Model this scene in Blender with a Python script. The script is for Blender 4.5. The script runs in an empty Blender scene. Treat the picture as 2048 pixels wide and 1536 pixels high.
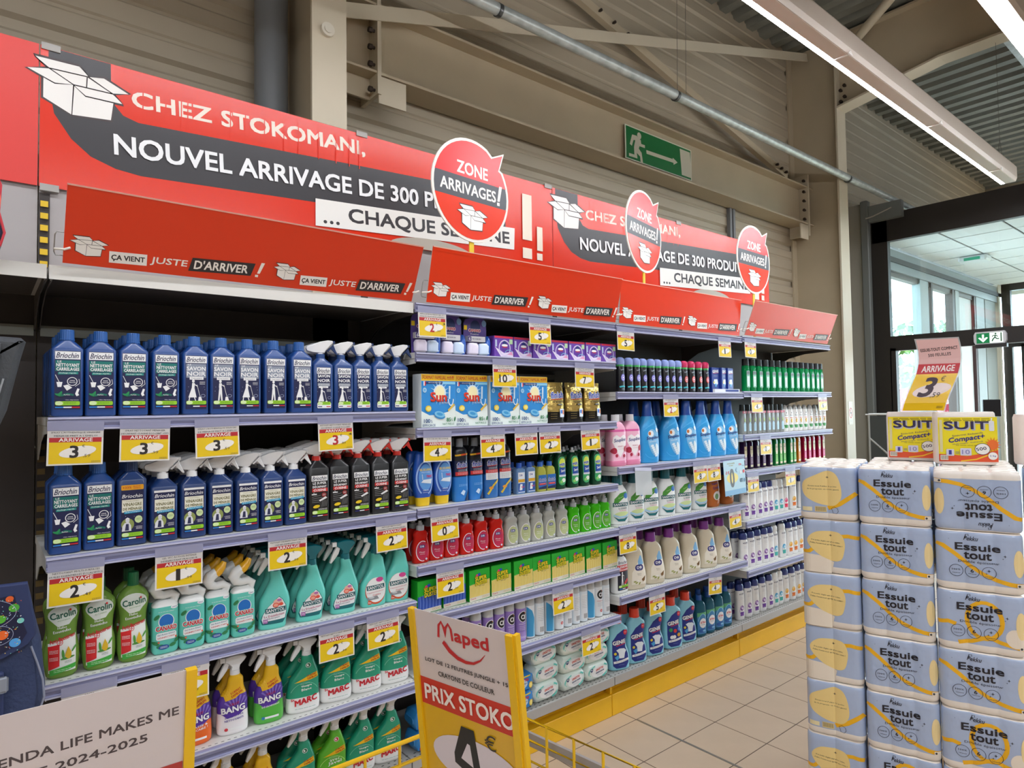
import bpy, bmesh, math, random
from mathutils import Vector, Matrix
from mathutils.geometry import tessellate_polygon
random.seed(7)
SC = bpy.context.scene
COL = SC.collection
PI = math.pi

# ------------------------------------------------------------------ camera
def cam_setup():
    f, cx, cy, cz, yaw, pitch, roll = 1291.55, -0.15668, -2.49539, 1.77872, 0.687773, 0.036040, -0.013904
    sy, cyw = math.sin(yaw), math.cos(yaw)
    d = Vector((sy*math.cos(pitch), cyw*math.cos(pitch), math.sin(pitch)))
    r0 = Vector((cyw, -sy, 0)); u0 = r0.cross(d)
    r = r0*math.cos(roll)+u0*math.sin(roll); u = -r0*math.sin(roll)+u0*math.cos(roll)
    cam = bpy.data.cameras.new('camera'); o = bpy.data.objects.new('camera', cam); COL.objects.link(o)
    m = Matrix((( r.x, u.x, -d.x, cx), (r.y, u.y, -d.y, cy), (r.z, u.z, -d.z, cz), (0, 0, 0, 1)))
    o.matrix_world = m
    cam.sensor_width = 36; cam.lens = f/2048*36; cam.clip_start = .05; cam.clip_end = 200
    SC.camera = o
cam_setup()
# ------------------------------------------------------------------ world: pale daylight sky
W = bpy.data.worlds.new('world'); SC.world = W; W.use_nodes = True
bg = W.node_tree.nodes['Background']; bg.inputs[0].default_value = (.78, .9, 1, 1); bg.inputs[1].default_value = 11.0
SC.view_settings.view_transform = 'Standard'; SC.view_settings.look = 'None'
SC.view_settings.exposure = 0.0; SC.view_settings.gamma = 1; SC.view_settings.use_curve_mapping = False
LAMP = 47.0        # radiance of the strip diffusers
SC.cycles.max_bounces = 7; SC.cycles.diffuse_bounces = 4; SC.cycles.glossy_bounces = 3; SC.cycles.transmission_bounces = 6
SC.cycles.sample_clamp_indirect = 6; SC.cycles.caustics_reflective = False; SC.cycles.caustics_refractive = False

# ------------------------------------------------------------------ materials
def lin(h):
    h = h.lstrip('#'); c = [int(h[i:i+2], 16)/255 for i in (0, 2, 4)]
    return tuple([x/12.92 if x <= .04045 else ((x+.055)/1.055)**2.4 for x in c]+[1])
MC = {}
def mat(h, rough=.45, metal=0., trans=0., emit=0., noise=None, bump=None, alpha=1., coat=0., spec=.5):
    k = (h, rough, metal, trans, emit, noise, bump, alpha, coat, spec)
    if k in MC: return MC[k]
    m = bpy.data.materials.new('m'+h); m.use_nodes = True; MC[k] = m
    nt = m.node_tree; p = nt.nodes['Principled BSDF']; c = lin(h)
    p.inputs['Base Color'].default_value = c; p.inputs['Roughness'].default_value = rough
    p.inputs['Metallic'].default_value = metal; p.inputs['Transmission Weight'].default_value = trans
    p.inputs['Specular IOR Level'].default_value = spec; p.inputs['Coat Weight'].default_value = coat
    p.inputs['Alpha'].default_value = alpha
    if trans: p.inputs['IOR'].default_value = 1.3
    if emit:
        p.inputs['Emission Color'].default_value = c; p.inputs['Emission Strength'].default_value = emit
    m.diffuse_color = c
    if noise or bump:
        tc = nt.nodes.new('ShaderNodeTexCoord'); mp = nt.nodes.new('ShaderNodeMapping'); no = nt.nodes.new('ShaderNodeTexNoise')
        nt.links.new(tc.outputs['Object'], mp.inputs[0]); nt.links.new(mp.outputs[0], no.inputs['Vector'])
        sc, am, st = (noise or bump)
        mp.inputs['Scale'].default_value = st if isinstance(st, tuple) else (1, 1, 1)
        no.inputs['Scale'].default_value = sc; no.inputs['Detail'].default_value = 4
        if noise:
            mx = nt.nodes.new('ShaderNodeMix'); mx.data_type = 'RGBA'; mx.blend_type = 'MULTIPLY'; mx.inputs[0].default_value = 1
            cr = nt.nodes.new('ShaderNodeMapRange'); cr.inputs[1].default_value = .3; cr.inputs[2].default_value = .7
            cr.inputs[3].default_value = 1-am; cr.inputs[4].default_value = 1
            nt.links.new(no.outputs[0], cr.inputs[0]); nt.links.new(cr.outputs[0], mx.inputs[7])
            mx.inputs[6].default_value = c; nt.links.new(mx.outputs[2], p.inputs['Base Color'])
        if bump:
            no2 = nt.nodes.new('ShaderNodeTexNoise'); no2.inputs['Scale'].default_value = bump[0]; nt.links.new(mp.outputs[0], no2.inputs['Vector'])
            b = nt.nodes.new('ShaderNodeBump'); b.inputs['Strength'].default_value = bump[1]; b.inputs['Distance'].default_value = .01
            nt.links.new(no2.outputs[0], b.inputs['Height']); nt.links.new(b.outputs[0], p.inputs['Normal'])
    return m
def ink(h): return mat(h, .42)
def M(x): return ink(x) if isinstance(x, str) else x

# ------------------------------------------------------------------ mesh builder
class MB:
    def __init__(s): s.v = []; s.f = []; s.mi = []; s.sm = []; s.mats = []
    def midx(s, m):
        m = M(m)
        if m not in s.mats: s.mats.append(m)
        return s.mats.index(m)
    def add(s, vs, fs, m, smooth=False):
        b = len(s.v); s.v += [tuple(v) for v in vs]; i = s.midx(m)
        for f in fs: s.f.append(tuple(b+k for k in f)); s.mi.append(i); s.sm.append(smooth)
        return s
    def box(s, x0, x1, y0, y1, z0, z1, m):
        v = [(x, y, z) for x in (x0, x1) for y in (y0, y1) for z in (z0, z1)]
        return s.add(v, [(0, 1, 3, 2), (4, 6, 7, 5), (0, 4, 5, 1), (2, 3, 7, 6), (0, 2, 6, 4), (1, 5, 7, 3)], m)
    def bbox(s, x0, x1, y0, y1, z0, z1, m, b=.004):   # box with chamfered vertical and horizontal edges
        def ring(e, z): return [(x0+e, y0, z), (x1-e, y0, z), (x1, y0+e, z), (x1, y1-e, z), (x1-e, y1, z), (x0+e, y1, z), (x0, y1-e, z), (x0, y0+e, z)]
        def inset(r, q): 
            cx, cy = (x0+x1)/2, (y0+y1)/2
            return [(cx+(x-cx)*(1-q/max(1e-6, (x1-x0)/2)), cy+(y-cy)*(1-q/max(1e-6, (y1-y0)/2)), z) for x, y, z in r]
        R = [inset(ring(b, z0), b), ring(b, z0+b), ring(b, z1-b), inset(ring(b, z1), b)]
        return s.rings(R, m, False)
    def rings(s, R, m, smooth=True, cap=True, closed=False, mats=None):
        n = len(R[0]); vs = [p for r in R for p in r]; b = len(s.v); s.v += [tuple(p) for p in vs]
        K = len(R) if closed else len(R)-1
        for i in range(K):
            mm = s.midx(mats[i] if mats else m); i2 = (i+1) % len(R)
            for j in range(n):
                k = (j+1) % n
                s.f.append((b+i*n+j, b+i*n+k, b+i2*n+k, b+i2*n+j)); s.mi.append(mm); s.sm.append(smooth)
        if cap and not closed:
            s.f.append(tuple(b+j for j in range(n))[::-1]); s.mi.append(s.midx(mats[0] if mats else m)); s.sm.append(False)
            s.f.append(tuple(b+(len(R)-1)*n+j for j in range(n))); s.mi.append(s.midx(mats[-1] if mats else m)); s.sm.append(False)
        return s
    def prism(s, poly, a, b, m, plane='xz', smooth=False):
        def P(p, t): return (p[0], t, p[1]) if plane == 'xz' else ((t, p[0], p[1]) if plane == 'yz' else (p[0], p[1], t))
        n = len(poly); vs = [P(p, a) for p in poly]+[P(p, b) for p in poly]
        tri = tessellate_polygon([[Vector((p[0], p[1], 0)) for p in poly]])
        s.add(vs, [(i, (i+1) % n, n+(i+1) % n, n+i) for i in range(n)], m, smooth)
        s.add(vs, [tuple(t) for t in tri]+[tuple(n+i for i in t[::-1]) for t in tri], m)
        return s
    def soft(s, poly, t, m, q=.72, y0=0.):     # extruded outline with rounded rims, thickness 2t along y
        cx = sum(p[0] for p in poly)/len(poly); cz = sum(p[1] for p in poly)/len(poly)
        n = len(poly); R = []
        def r(k, y):
            out = []
            for i, p in enumerate(poly):
                a, c = Vector(poly[i-1]), Vector(poly[(i+1) % n]); pv = Vector(p)
                d = (c-a); nn = Vector((-d.y, d.x)); 
                if nn.length > 0: nn.normalize()
                out.append((p[0]+nn.x*k, y, p[1]+nn.y*k))
            return out
        ar = sum(poly[i][0]*poly[(i+1) % n][1]-poly[(i+1) % n][0]*poly[i][1] for i in range(n))
        sg = 1 if ar > 0 else -1
        e = t*(1-q)*sg
        R = [r(e, y0-t), r(e*.3, y0-t*.8), r(0, y0-t*.4), r(0, y0+t*.4), r(e*.3, y0+t*.8), r(e, y0+t)]
        b = len(s.v); s.rings(R, m, True, cap=False)
        tri = tessellate_polygon([[Vector((p[0], p[1], 0)) for p in poly]])
        mm = s.midx(m)
        for tt in tri:
            s.f.append(tuple(b+i for i in tt)); s.mi.append(mm); s.sm.append(False)
            s.f.append(tuple(b+5*n+i for i in tt[::-1])); s.mi.append(mm); s.sm.append(False)
        return s
    def loft(s, secs, m, n=28, zm=None):      # secs: (z, w, d, cx, cy, exponent); zm: [(ztop, mat)...]
        R = []; mats = []
        for z, w, d, cx, cy, e in secs:
            r = []
            for j in range(n):
                a = 2*PI*(j+.5)/n; c, q = math.cos(a), math.sin(a)
                r.append((cx+math.copysign(abs(c)**(2/e), c)*w/2, cy+math.copysign(abs(q)**(2/e), q)*d/2, z))
            R.append(r)
        if zm:
            for a, b in zip(secs, secs[1:]):
                zz = (a[0]+b[0])/2
                mats.append(next((q for t, q in zm if zz < t), zm[-1][1]))
        return s.rings(R, m, True, mats=mats or None)
    def tube(s, pts, r, m, n=8, closed=False):
        pts = [Vector(p) for p in pts]; R = []; N = len(pts); rr = r if isinstance(r, (list, tuple)) else [r]*N
        up = Vector((0, 0, 1))
        prev = None
        for i, p in enumerate(pts):
            a = pts[i-1] if (i > 0 or closed) else p; b = pts[(i+1) % N] if (i < N-1 or closed) else p
            t = (b-a).normalized()
            if prev is None:
                x = t.cross(up)
                if x.length < .1: x = t.cross(Vector((1, 0, 0)))
            else: x = prev-t*prev.dot(t)
            x.normalize(); y = t.cross(x); prev = x
            R.append([tuple(p+x*math.cos(2*PI*j/n)*rr[i]+y*math.sin(2*PI*j/n)*rr[i]) for j in range(n)])
        return s.rings(R, m, n > 4, closed=closed)
    def cyl(s, x, y, z0, z1, r, m, n=16, r2=None):
        r2 = r if r2 is None else r2
        return s.rings([[(x+math.cos(2*PI*j/n)*q, y+math.sin(2*PI*j/n)*q, z) for j in range(n)] for z, q in ((z0, r), (z1, r2))], m, True)
    def xf(s, mtx, start=0):
        for i in range(start, len(s.v)): s.v[i] = tuple(mtx @ Vector(s.v[i]))
        return s
    def mesh(s, name):
        me = bpy.data.meshes.new(name); me.from_pydata(s.v, [], s.f)
        for m in s.mats: me.materials.append(m)
        me.polygons.foreach_set('material_index', s.mi); me.polygons.foreach_set('use_smooth', s.sm)
        me.update()
        if any(s.sm): me.set_sharp_from_angle(angle=math.radians(38))
        return me

def cat(secs, k=4):     # Catmull-Rom resample of loft sections
    out = []; n = len(secs)
    for i in range(n-1):
        p0, p1, p2, p3 = secs[max(0, i-1)], secs[i], secs[i+1], secs[min(n-1, i+2)]
        for j in range(k):
            t = j/k
            q = [.5*((2*b)+(-a+c)*t+(2*a-5*b+4*c-d)*t*t+(-a+3*b-3*c+d)*t**3) for a, b, c, d in zip(p0, p1, p2, p3)]
            q[0] = p1[0]+(p2[0]-p1[0])*t
            out.append(tuple(q))
    return out+[secs[-1]]
def S(*rows, k=4, e=2.6):   # rows of (z,w,d[,cx[,e]])
    r = [(a[0], a[1], a[2], a[3] if len(a) > 3 else 0., 0., a[4] if len(a) > 4 else e) for a in rows]
    return cat(r, k) if k > 1 else r
def surf(secs):
    def f(x, z):
        for a, b in zip(secs, secs[1:]):
            if a[0] <= z <= b[0] or b is secs[-1] or z < secs[0][0]:
                t = min(1, max(0, (z-a[0])/max(1e-9, b[0]-a[0]))); w, d, cx, cy, e = [a[i]+(b[i]-a[i])*t for i in range(1, 6)]
                u = min(.995, abs(x-cx)/(w/2)); return cy-(d/2)*(1-u**e)**(1/e)
    return f

# ------------------------------------------------------------------ print (flat or wrapped lettering and patches), drawn in x / z on the front face
TX = {}
def glyphs(t, bold, res, font_off=0.):
    k = (t, bold, res)
    if k in TX: return TX[k]
    c = bpy.data.curves.new('t', 'FONT'); c.body = t; c.size = 1; c.resolution_u = res; 
    o = bpy.data.objects.new('t', c); me = bpy.data.meshes.new_from_object(o)
    v = [(q.co.x, q.co.y) for q in me.vertices]; f = [tuple(p.vertices) for p in me.polygons]
    bpy.data.objects.remove(o); bpy.data.curves.remove(c); bpy.data.meshes.remove(me)
    x0, x1 = min(a[0] for a in v), max(a[0] for a in v); y0, y1 = min(a[1] for a in v), max(a[1] for a in v)
    TX[k] = ([((a-x0)/(x1-x0)-.5, (b-y0)/(y1-y0)-.5) for a, b in v], f); return TX[k]
class Pr(MB):
    def __init__(s, sf=0., curved=None, step=.0045):
        super().__init__(); s.sf = sf if callable(sf) else (lambda x, z, c=sf: c); s.curved = callable(sf) if curved is None else curved
        s.lay = 1; s.step = step; s.dl = .00013; s.clip = None
    def put(s, pts, fs, m):
        if s.curved:
            bm = bmesh.new(); vv = [bm.verts.new((p[0], 0, p[1])) for p in pts]
            for f in fs:
                try: bm.faces.new([vv[i] for i in f])
                except ValueError: pass
            x0, x1 = min(p[0] for p in pts), max(p[0] for p in pts); st = s.step
            k = math.ceil(x0/st)
            while k*st < x1:
                g = bm.verts[:]+bm.edges[:]+bm.faces[:]
                bmesh.ops.bisect_plane(bm, geom=g, plane_co=(k*st, 0, 0), plane_no=(1, 0, 0)); k += 1
            z0, z1 = min(p[1] for p in pts), max(p[1] for p in pts); st = s.step*2; k = math.ceil(z0/st)
            while k*st < z1:
                g = bm.verts[:]+bm.edges[:]+bm.faces[:]
                bmesh.ops.bisect_plane(bm, geom=g, plane_co=(0, 0, k*st), plane_no=(0, 0, 1)); k += 1
            bm.verts.index_update(); pts = [(v.co.x, v.co.z) for v in bm.verts]; fs = [tuple(v.index for v in f.verts) for f in bm.faces]; bm.free()
        o = s.lay*s.dl+.0003
        out = []
        for f in fs:
            a = sum(pts[f[i]][0]*pts[f[(i+1) % len(f)]][1]-pts[f[(i+1) % len(f)]][0]*pts[f[i]][1] for i in range(len(f)))
            out.append(f if a > 0 else f[::-1])
        s.add([(x, s.sf(x, z)-o, z) for x, z in pts], out, m); s.lay += 1
    def poly(s, pts, m):
        if len(pts) == 4 or len(pts) == 3 and False:
            pass
        tri = tessellate_polygon([[Vector((p[0], p[1], 0)) for p in pts]]); s.put(pts, [tuple(t) for t in tri], m)
    def rect(s, x0, z0, x1, z1, m, rot=0., sk=0.):
        cx, cz = (x0+x1)/2, (z0+z1)/2; P = [(x0, z0), (x1, z0), (x1, z1), (x0, z1)]
        P = [(x+sk*(z-cz), z) for x, z in P]
        if rot: P = [(cx+(x-cx)*math.cos(rot)-(z-cz)*math.sin(rot), cz+(x-cx)*math.sin(rot)+(z-cz)*math.cos(rot)) for x, z in P]
        s.put(P, [(0, 1, 2, 3)], m)
    def rr(s, x0, z0, x1, z1, r, m, n=4):
        P = []
        for cx, cz, a0 in ((x1-r, z0+r, -PI/2), (x1-r, z1-r, 0), (x0+r, z1-r, PI/2), (x0+r, z0+r, PI)):
            P += [(cx+r*math.cos(a0+PI/2*i/n), cz+r*math.sin(a0+PI/2*i/n)) for i in range(n+1)]
        s.put(P, [tuple(range(len(P)))], m)
    def ell(s, cx, cz, rx, rz, m, rot=0., n=22):
        P = [(rx*math.cos(2*PI*i/n), rz*math.sin(2*PI*i/n)) for i in range(n)]
        P = [(cx+x*math.cos(rot)-z*math.sin(rot), cz+x*math.sin(rot)+z*math.cos(rot)) for x, z in P]
        s.put(P, [tuple(range(n))], m)
    def path(s, pts, w, m, closed=False):
        P = [Vector(p) for p in pts]; n = len(P); L, Rr = [], []
        for i, p in enumerate(P):
            a = P[i-1] if (i > 0 or closed) else p; b = P[(i+1) % n] if (i < n-1 or closed) else p
            t = (b-a); t = t.normalized() if t.length > 1e-9 else Vector((1, 0)); q = Vector((-t.y, t.x))
            ww = w[i] if isinstance(w, (list, tuple)) else w
            L.append(p+q*ww/2); Rr.append(p-q*ww/2)
        pts = [tuple(x) for x in L]+[tuple(x) for x in Rr]
        K = n if closed else n-1
        s.put(pts, [(i, (i+1) % n, n+(i+1) % n, n+i) for i in range(K)], m)
    def arc(s, cx, cz, rx, rz, a0, a1, w, m, n=16):
        s.path([(cx+rx*math.cos(a0+(a1-a0)*i/n), cz+rz*math.sin(a0+(a1-a0)*i/n)) for i in range(n+1)], w, m)
    def ring(s, cx, cz, rx, rz, w, m, n=22):
        s.path([(cx+rx*math.cos(2*PI*i/n), cz+rz*math.sin(2*PI*i/n)) for i in range(n)], w, m, True)
    def t(s, txt, cx, cz, w, h, m, bold=.012, rot=0., sh=0., res=1):
        v, f = glyphs(txt, 0, res if h < .012 else max(res, 2))      # weight comes from shifted strokes, a hair apart
        k = bold*.85*h if bold > .008 else 0; n = 8 if bold >= .08 and h > .01 else (4 if h > .009 else 2)
        SHF = [(k*math.cos(2*PI*(i+.5*(n == 4))/n), k*math.sin(2*PI*(i+.5*(n == 4))/n)) for i in range(n)] if k else [(0, 0)]
        c = s.curved; s.curved = False; s.lay += 3 if c and h > .008 else 0; l0 = s.lay
        for q, (dx, dz) in enumerate(SHF):
            P = []
            for a, b in v:
                x, z = a*(w-2*k)+sh*b*h+dx, b*(h-2*k)+dz
                P.append((cx+x*math.cos(rot)-z*math.sin(rot), cz+x*math.sin(rot)+z*math.cos(rot)))
            s.lay = l0+q*.16; s.put(P, f, m)
        s.lay = l0+len(SHF)*.16+1; s.curved = c
    def lines(s, cx, cz, w, n, dz, m, th=.0012, seed=1):   # unreadably small print: broken hairlines
        rd = random.Random(seed)
        for i in range(n):
            x = cx-w/2
            while x < cx+w/2:
                l = rd.uniform(.1, .25)*w; x2 = min(cx+w/2, x+l)
                s.rect(x, cz-i*dz-th/2, x2, cz-i*dz+th/2, m); s.lay -= 1
                x = x2+.03*w
        s.lay += 1

# ------------------------------------------------------------------ scene objects
def obj(name, data, parent=None, loc=None, rot=None, label=None, cat=None, group=None, kind=None):
    if isinstance(data, MB): data = data.mesh(name)
    o = bpy.data.objects.new(name, data); COL.objects.link(o)
    if parent is not None: o.parent = parent
    if loc is not None: o.location = loc
    if rot is not None: o.rotation_euler = rot
    if label: o['label'] = label
    if cat: o['category'] = cat
    if group: o['group'] = group
    if kind: o['kind'] = kind
    return o
def thing(name, label, cat, loc=(0, 0, 0), rz=0., group=None, rot=None):
    return obj(name, None, None, loc, rot or (0, 0, rz), label, cat, group)
def struct(name, mb, loc=None, rot=None): return obj(name, mb, None, loc, rot, kind='structure')
TPL = {}      # kind -> (thing name, category, [(part, mesh, [(subpart, mesh)])])
def place(kind, loc, rz, label, group, back=False, rot=None, parts=None):
    if kind not in TPL: TPL[kind] = KINDS[kind]()
    nm, ct, ps = TPL[kind]
    if len(ps) == 1 and not ps[0][2]:
        return obj(nm, ps[0][1], None, loc, rot or (0, 0, rz), label, ct, group)
    e = thing(nm, label, ct, loc, rz, group, rot)
    for pn, me, sub in ps:
        if back and pn in ('front_print', 'front_label'): continue
        o = obj(pn, me, e)
        for sn, sm in sub: obj(sn, sm, o)
    return e
# ================================================================== PRODUCTS: each builder returns (name, category, parts)
KINDS = {}
def kind(f): KINDS[f.__name__[2:]] = f; return f
def part(name, mb, *sub): return (name, mb.mesh(name), [(a, b.mesh(a)) for a, b in sub])
PL = lambda h: mat(h, .32, coat=.25)          # bottle plastic
TR = lambda h, t=.55: mat(h, .12, trans=t)    # tinted clear plastic with liquid
WH = '#f2f2f2'; DK = '#1a1f4a'
def tricol(p, x0, x1, z, h=.004, c0='#2a86d8'):
    w = (x1-x0)/3; p.rect(x0, z, x0+w, z+h, c0); p.lay -= 1; p.rect(x0+w, z, x0+2*w, z+h, WH); p.lay -= 1; p.rect(x0+2*w, z, x1, z+h, '#c8242c')
def lime(p, x0, x1, z, h=.013):
    p.rr(x0, z, x1, z+h, h*.3, '#9ad22b'); p.ell(x0+h*.8, z+h/2, h*.8, h*.52, '#d9edb0'); p.lines((x0+x1)/2+h*.5, z+h*.68, (x1-x0)*.5, 2, h*.33, '#3f7a1c')
def brio_body(col, w=.084, d=.072, h=.222, ns=.246):
    s = S((0, w-.012, d-.012), (.004, w-.002, d-.002), (.008, w, d), (h*.5, w, d), (h-.004, w, d), (h, w-.003, d-.003), (ns, .044, .04), (ns+.004, .036, .036), k=1, e=7)
    s = [a if i < 6 else a[:5]+(2.4,) for i, a in enumerate(s)]
    return MB().loft(s, PL(col), 32)
def ribcap(z0, z1, r, col, x=0., n=20):
    m = MB(); 
    R = []
    for z, q in ((z0, 1.05), (z0+.004, 1.05), (z0+.005, 1), (z1-.002, .96), (z1, .9)):
        R.append([(x+math.cos(2*PI*j/(2*n))*r*q*(1 if j % 2 else .96), math.sin(2*PI*j/(2*n))*r*q*(1 if j % 2 else .96), z) for j in range(2*n)])
    return m.rings(R, PL(col), False)
def head_a(z, c, ct, cc, x=0., s=1.):   # long bird-beak trigger head tipped up to the right
    b = MB(); b.cyl(0, 0, 0, .02, .0185, PL(cc), 20, .0175); b.cyl(0, 0, .02, .026, .012, PL(c), 14)
    b.xf(Matrix.Translation((x, 0, z))@Matrix.Scale(s, 4))
    h = MB().soft([(-.058, .044), (-.053, .032), (-.03, .026), (-.012, .024), (.016, .024), (.022, .034), (.038, .052), (.052, .068), (.048, .076), (.03, .078), (-.002, .072), (-.032, .06), (-.052, .054)], .0125, PL(c))
    h.box(.05, .058, -.006, .006, .064, .075, PL(ct)); h.xf(Matrix.Translation((x, 0, z))@Matrix.Rotation(-.36, 4, 'Z')@Matrix.Scale(s, 4))
    t = MB().soft([(.024, .034), (.04, .05), (.052, .062), (.06, .04), (.069, .02), (.065, .016), (.056, .026), (.042, .042), (.03, .03)], .006, PL(ct)); t.xf(Matrix.Translation((x, 0, z))@Matrix.Rotation(-.36, 4, 'Z')@Matrix.Scale(s, 4))
    return [part('spray_head', h, ('collar', b)), part('trigger', t)]
def head_b(z, c, cn, x=0., s=1., tilt=0.):    # compact trigger head, nozzle to the left
    mt = Matrix.Translation((x, 0, z))@Matrix.Rotation(tilt, 4, 'Y')@Matrix.Scale(s, 4)
    b = MB().cyl(0, 0, 0, .02, .0165, PL(c), 20, .015).xf(mt)
    h = MB().soft([(-.013, .018), (.013, .018), (.016, .034), (.03, .048), (.036, .058), (.03, .066), (.01, .072), (-.012, .071), (-.03, .066), (-.032, .05), (-.02, .042), (-.012, .032)], .012, PL(c)).xf(mt)
    nz = MB().box(-.046, -.031, -.0085, .0085, .05, .066, PL(cn)).xf(mt)
    t = MB().soft([(-.03, .05), (-.018, .042), (-.024, .022), (-.038, .002), (-.05, -.012), (-.056, -.008), (-.05, .012), (-.04, .034)], .0075, PL(cn)).xf(mt)
    return [part('spray_head', h, ('collar', b), ('nozzle', nz)), part('trigger', t)]
def brio_logo(p, z0, z1, w=.034, inv=False):
    if not inv: p.rect(-w, z0, w, z1, WH)
    p.t('Briochin', 0, (z0+z1)/2, w*1.75, (z1-z0)*.72, '#22264a' if not inv else WH, .02, sh=.25, res=2)
def l_tile(sf):
    p = Pr(sf); z = 0
    p.rect(-.035, .024, .035, .213, DK); brio_logo(p, .186, .211)
    p.rect(-.033, .147, .033, .182, '#12766f'); p.t('LE', -.022, .178, .011, .007, WH, .03); p.t('NETTOYANT', 0, .167, .062, .011, WH, .04); p.t('CARRELAGES', 0, .154, .062, .011, WH, .04)
    p.rect(-.026, .137, .028, .1445, '#1d8f86', rot=.03); p.t('Séchage rapide', 0, .141, .046, .005, WH, .02)
    p.path([(-.033, .135), (-.021, .108)], .0016, WH); p.poly([(-.03, .112), (-.014, .112), (-.017, .096), (-.027, .096)], WH); p.poly([(-.012, .1), (0, .104), (.012, .094), (-.002, .084)], WH)
    p.ring(.012, .114, .013, .013, .0022, WH); p.t('SANS', .012, .117, .014, .004, WH, .04); p.t('TRACES', .012, .111, .019, .004, WH, .04)
    p.poly([(.026, .092), (.032, .09), (.028, .076), (.031, .07), (.024, .066), (.02, .074)], WH); p.path([(.03, .122), (.032, .108), (.02, .098)], .0014, WH)
    for a in (-.5, 0, .5, 1.): p.ell(-.024+.004*a, .072+.003*a, .009, .0028, '#1f8f52', rot=a)
    p.path([(-.018, .068), (0, .074), (.016, .07)], .006, '#17705f'); p.t('Parfum', -.002, .071, .016, .004, WH, .02)
    p.t('Ultra dégraissant', .012, .054, .036, .0035, WH, .03)
    lime(p, -.033, .033, .037); tricol(p, -.033, .033, .0285)
    return p
def figure_mop(p, x, z, woman, s=1.):
    P = lambda a, b: (x+a*s, z+b*s)
    if woman: p.poly([P(-.018, 0), P(.009, 0), P(.001, .038), P(-.006, .038)], WH); p.path([P(-.014, 0), P(-.016, -.012)], .003, WH); p.path([P(.002, 0), P(.006, -.012)], .003, WH)
    else: p.poly([P(-.01, -.012), P(-.005, -.012), P(-.002, .014), P(.001, -.012), P(.006, -.012), P(.003, .036), P(-.006, .036)], WH)
    p.poly([P(-.007, .036), P(.002, .036), P(.003, .052), P(-.006, .052)], WH); p.ell(x-.002*s, z+.059*s, .0045*s, .006*s, WH)
    p.path([P(0, .048), P(.012, .04)], .0028, WH)
    p.path([P(.01, .046), P(.021, 0)], .0014, WH); p.poly([P(.016, .002), P(.024, .002), P(.028, -.012), P(.014, -.012)], WH)
def l_savon(sf, woman=True, sp=False):
    p = Pr(sf); a = .029 if sp else .035; dz = -.028 if sp else 0
    p.rect(-a, .02, a, .213+dz, DK)
    brio_logo(p, .186+dz, .211+dz, a)
    if not sp: p.rect(-.033, .133, .033, .183, '#8f97a8'); p.t('LE', -.022, .18, .011, .006, WH, .04)
    else: p.rect(-.029, .125, .029, .155, DK)
    zz = .166 if not sp else .149
    p.t('SAVON', 0, zz, a*1.8, .015 if not sp else .013, WH, .05); p.t('NOIR', 0, zz-.0185, a*1.8, .016 if not sp else .013, WH, .05)
    if sp: p.rr(-.026, .107, .026, .12, .003, '#9aa0ab'); p.t('Dégraissant', 0, .1135, .045, .005, WH, .02)
    p.rect(-.022, zz-.04 if not sp else .1, .024 if not sp else .018, zz-.029 if not sp else .107, WH); p.t('Concentré' if not sp else 'Citron', 0, zz-.0345 if not sp else .1035, .036 if not sp else .02, .005, '#2a2d55', .02)
    figure_mop(p, -.008, .062 if not sp else .046, woman, 1. if not sp else .9)
    p.lines(.02, .118 if not sp else .094, .018, 3, .004, WH)
    for q, r in ((-.026, .1), (.026, .1), (-.028, .085), (.028, .09)): p.rect(q-.0007, r-.0007, q+.0007, r+.0007, '#c9d0e6', rot=.8)
    p.ring(.022, .068 if not sp else .06, .007, .005, .001, '#b9c2dd', 14)
    if sp: p.rr(-a, .018, a, .04, .004, WH)
    lime(p, -a+.002, a-.002, .037 if not sp else .031); tricol(p, -a+.002, a-.002, .0285 if not sp else .0225, .0035, '#20265e')
    return p
def l_vin(sf, sp=True):
    p = Pr(sf); dz = 0 if sp else .008
    p.rect(-.033, .02, .033, .178+dz, DK)
    if sp: p.rr(-.033, .17, .033, .1775, .001, WH)
    else: p.rr(-.033, .187, .033, .204, .003, '#f0a91c'); p.t('+33%', -.016, .1955, .026, .009, '#c4402a', .04); p.t('PRODUIT', .013, .1985, .022, .004, '#c4402a', .04); p.t('OFFERTS', .013, .1925, .022, .004, '#c4402a', .04)
    brio_logo(p, .15+dz, .167+dz, .034, True)
    p.rect(-.031, .105+dz, .031, .147+dz, '#e9e6d4'); p.t("L'authentique", 0, .1415+dz, .036, .004, '#8a8557', .02)
    p.t('VINAIGRE', 0, .1305+dz, .056, .011, '#6f6c3c', .04); p.t('DE MÉNAGE', 0, .117+dz, .056, .011, '#6f6c3c', .04)
    p.rect(-.024, .101+dz, .028, .109+dz, '#1f9bc4', rot=.05); p.t("Prêt à l'emploi", .001, .105+dz, .042, .005, WH, .02, rot=.05)
    p.ell(-.014, .072, .019, .02, '#8f9a55'); p.poly([(-.031, .05), (-.003, .05), (-.004, .068), (-.009, .078), (-.022, .078), (-.029, .068)], '#dfe0e4'); p.poly([(-.022, .052), (-.01, .052), (-.011, .074), (-.019, .074)], '#2a2f55')
    p.ell(-.0145, .085, .006, .0075, '#d8d8dc'); p.path([(-.02, .09), (-.0145, .094), (-.009, .09)], .003, '#f2f2f2')
    p.ell(.018, .087, .0115, .0125, '#cfe0a8', n=12); p.lines(.018, .09, .014, 2, .004, '#5f8a3c')
    p.lines(.02, .063, .018, 3, .004, WH)
    for q, r in ((-.02, .1), (.005, .098), (.028, .072), (.008, .062)): p.rect(q-.0006, r-.0006, q+.0006, r+.0006, WH, rot=.8)
    lime(p, -.031, .031, .0315); tricol(p, -.031, .031, .0235)
    return p
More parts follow.
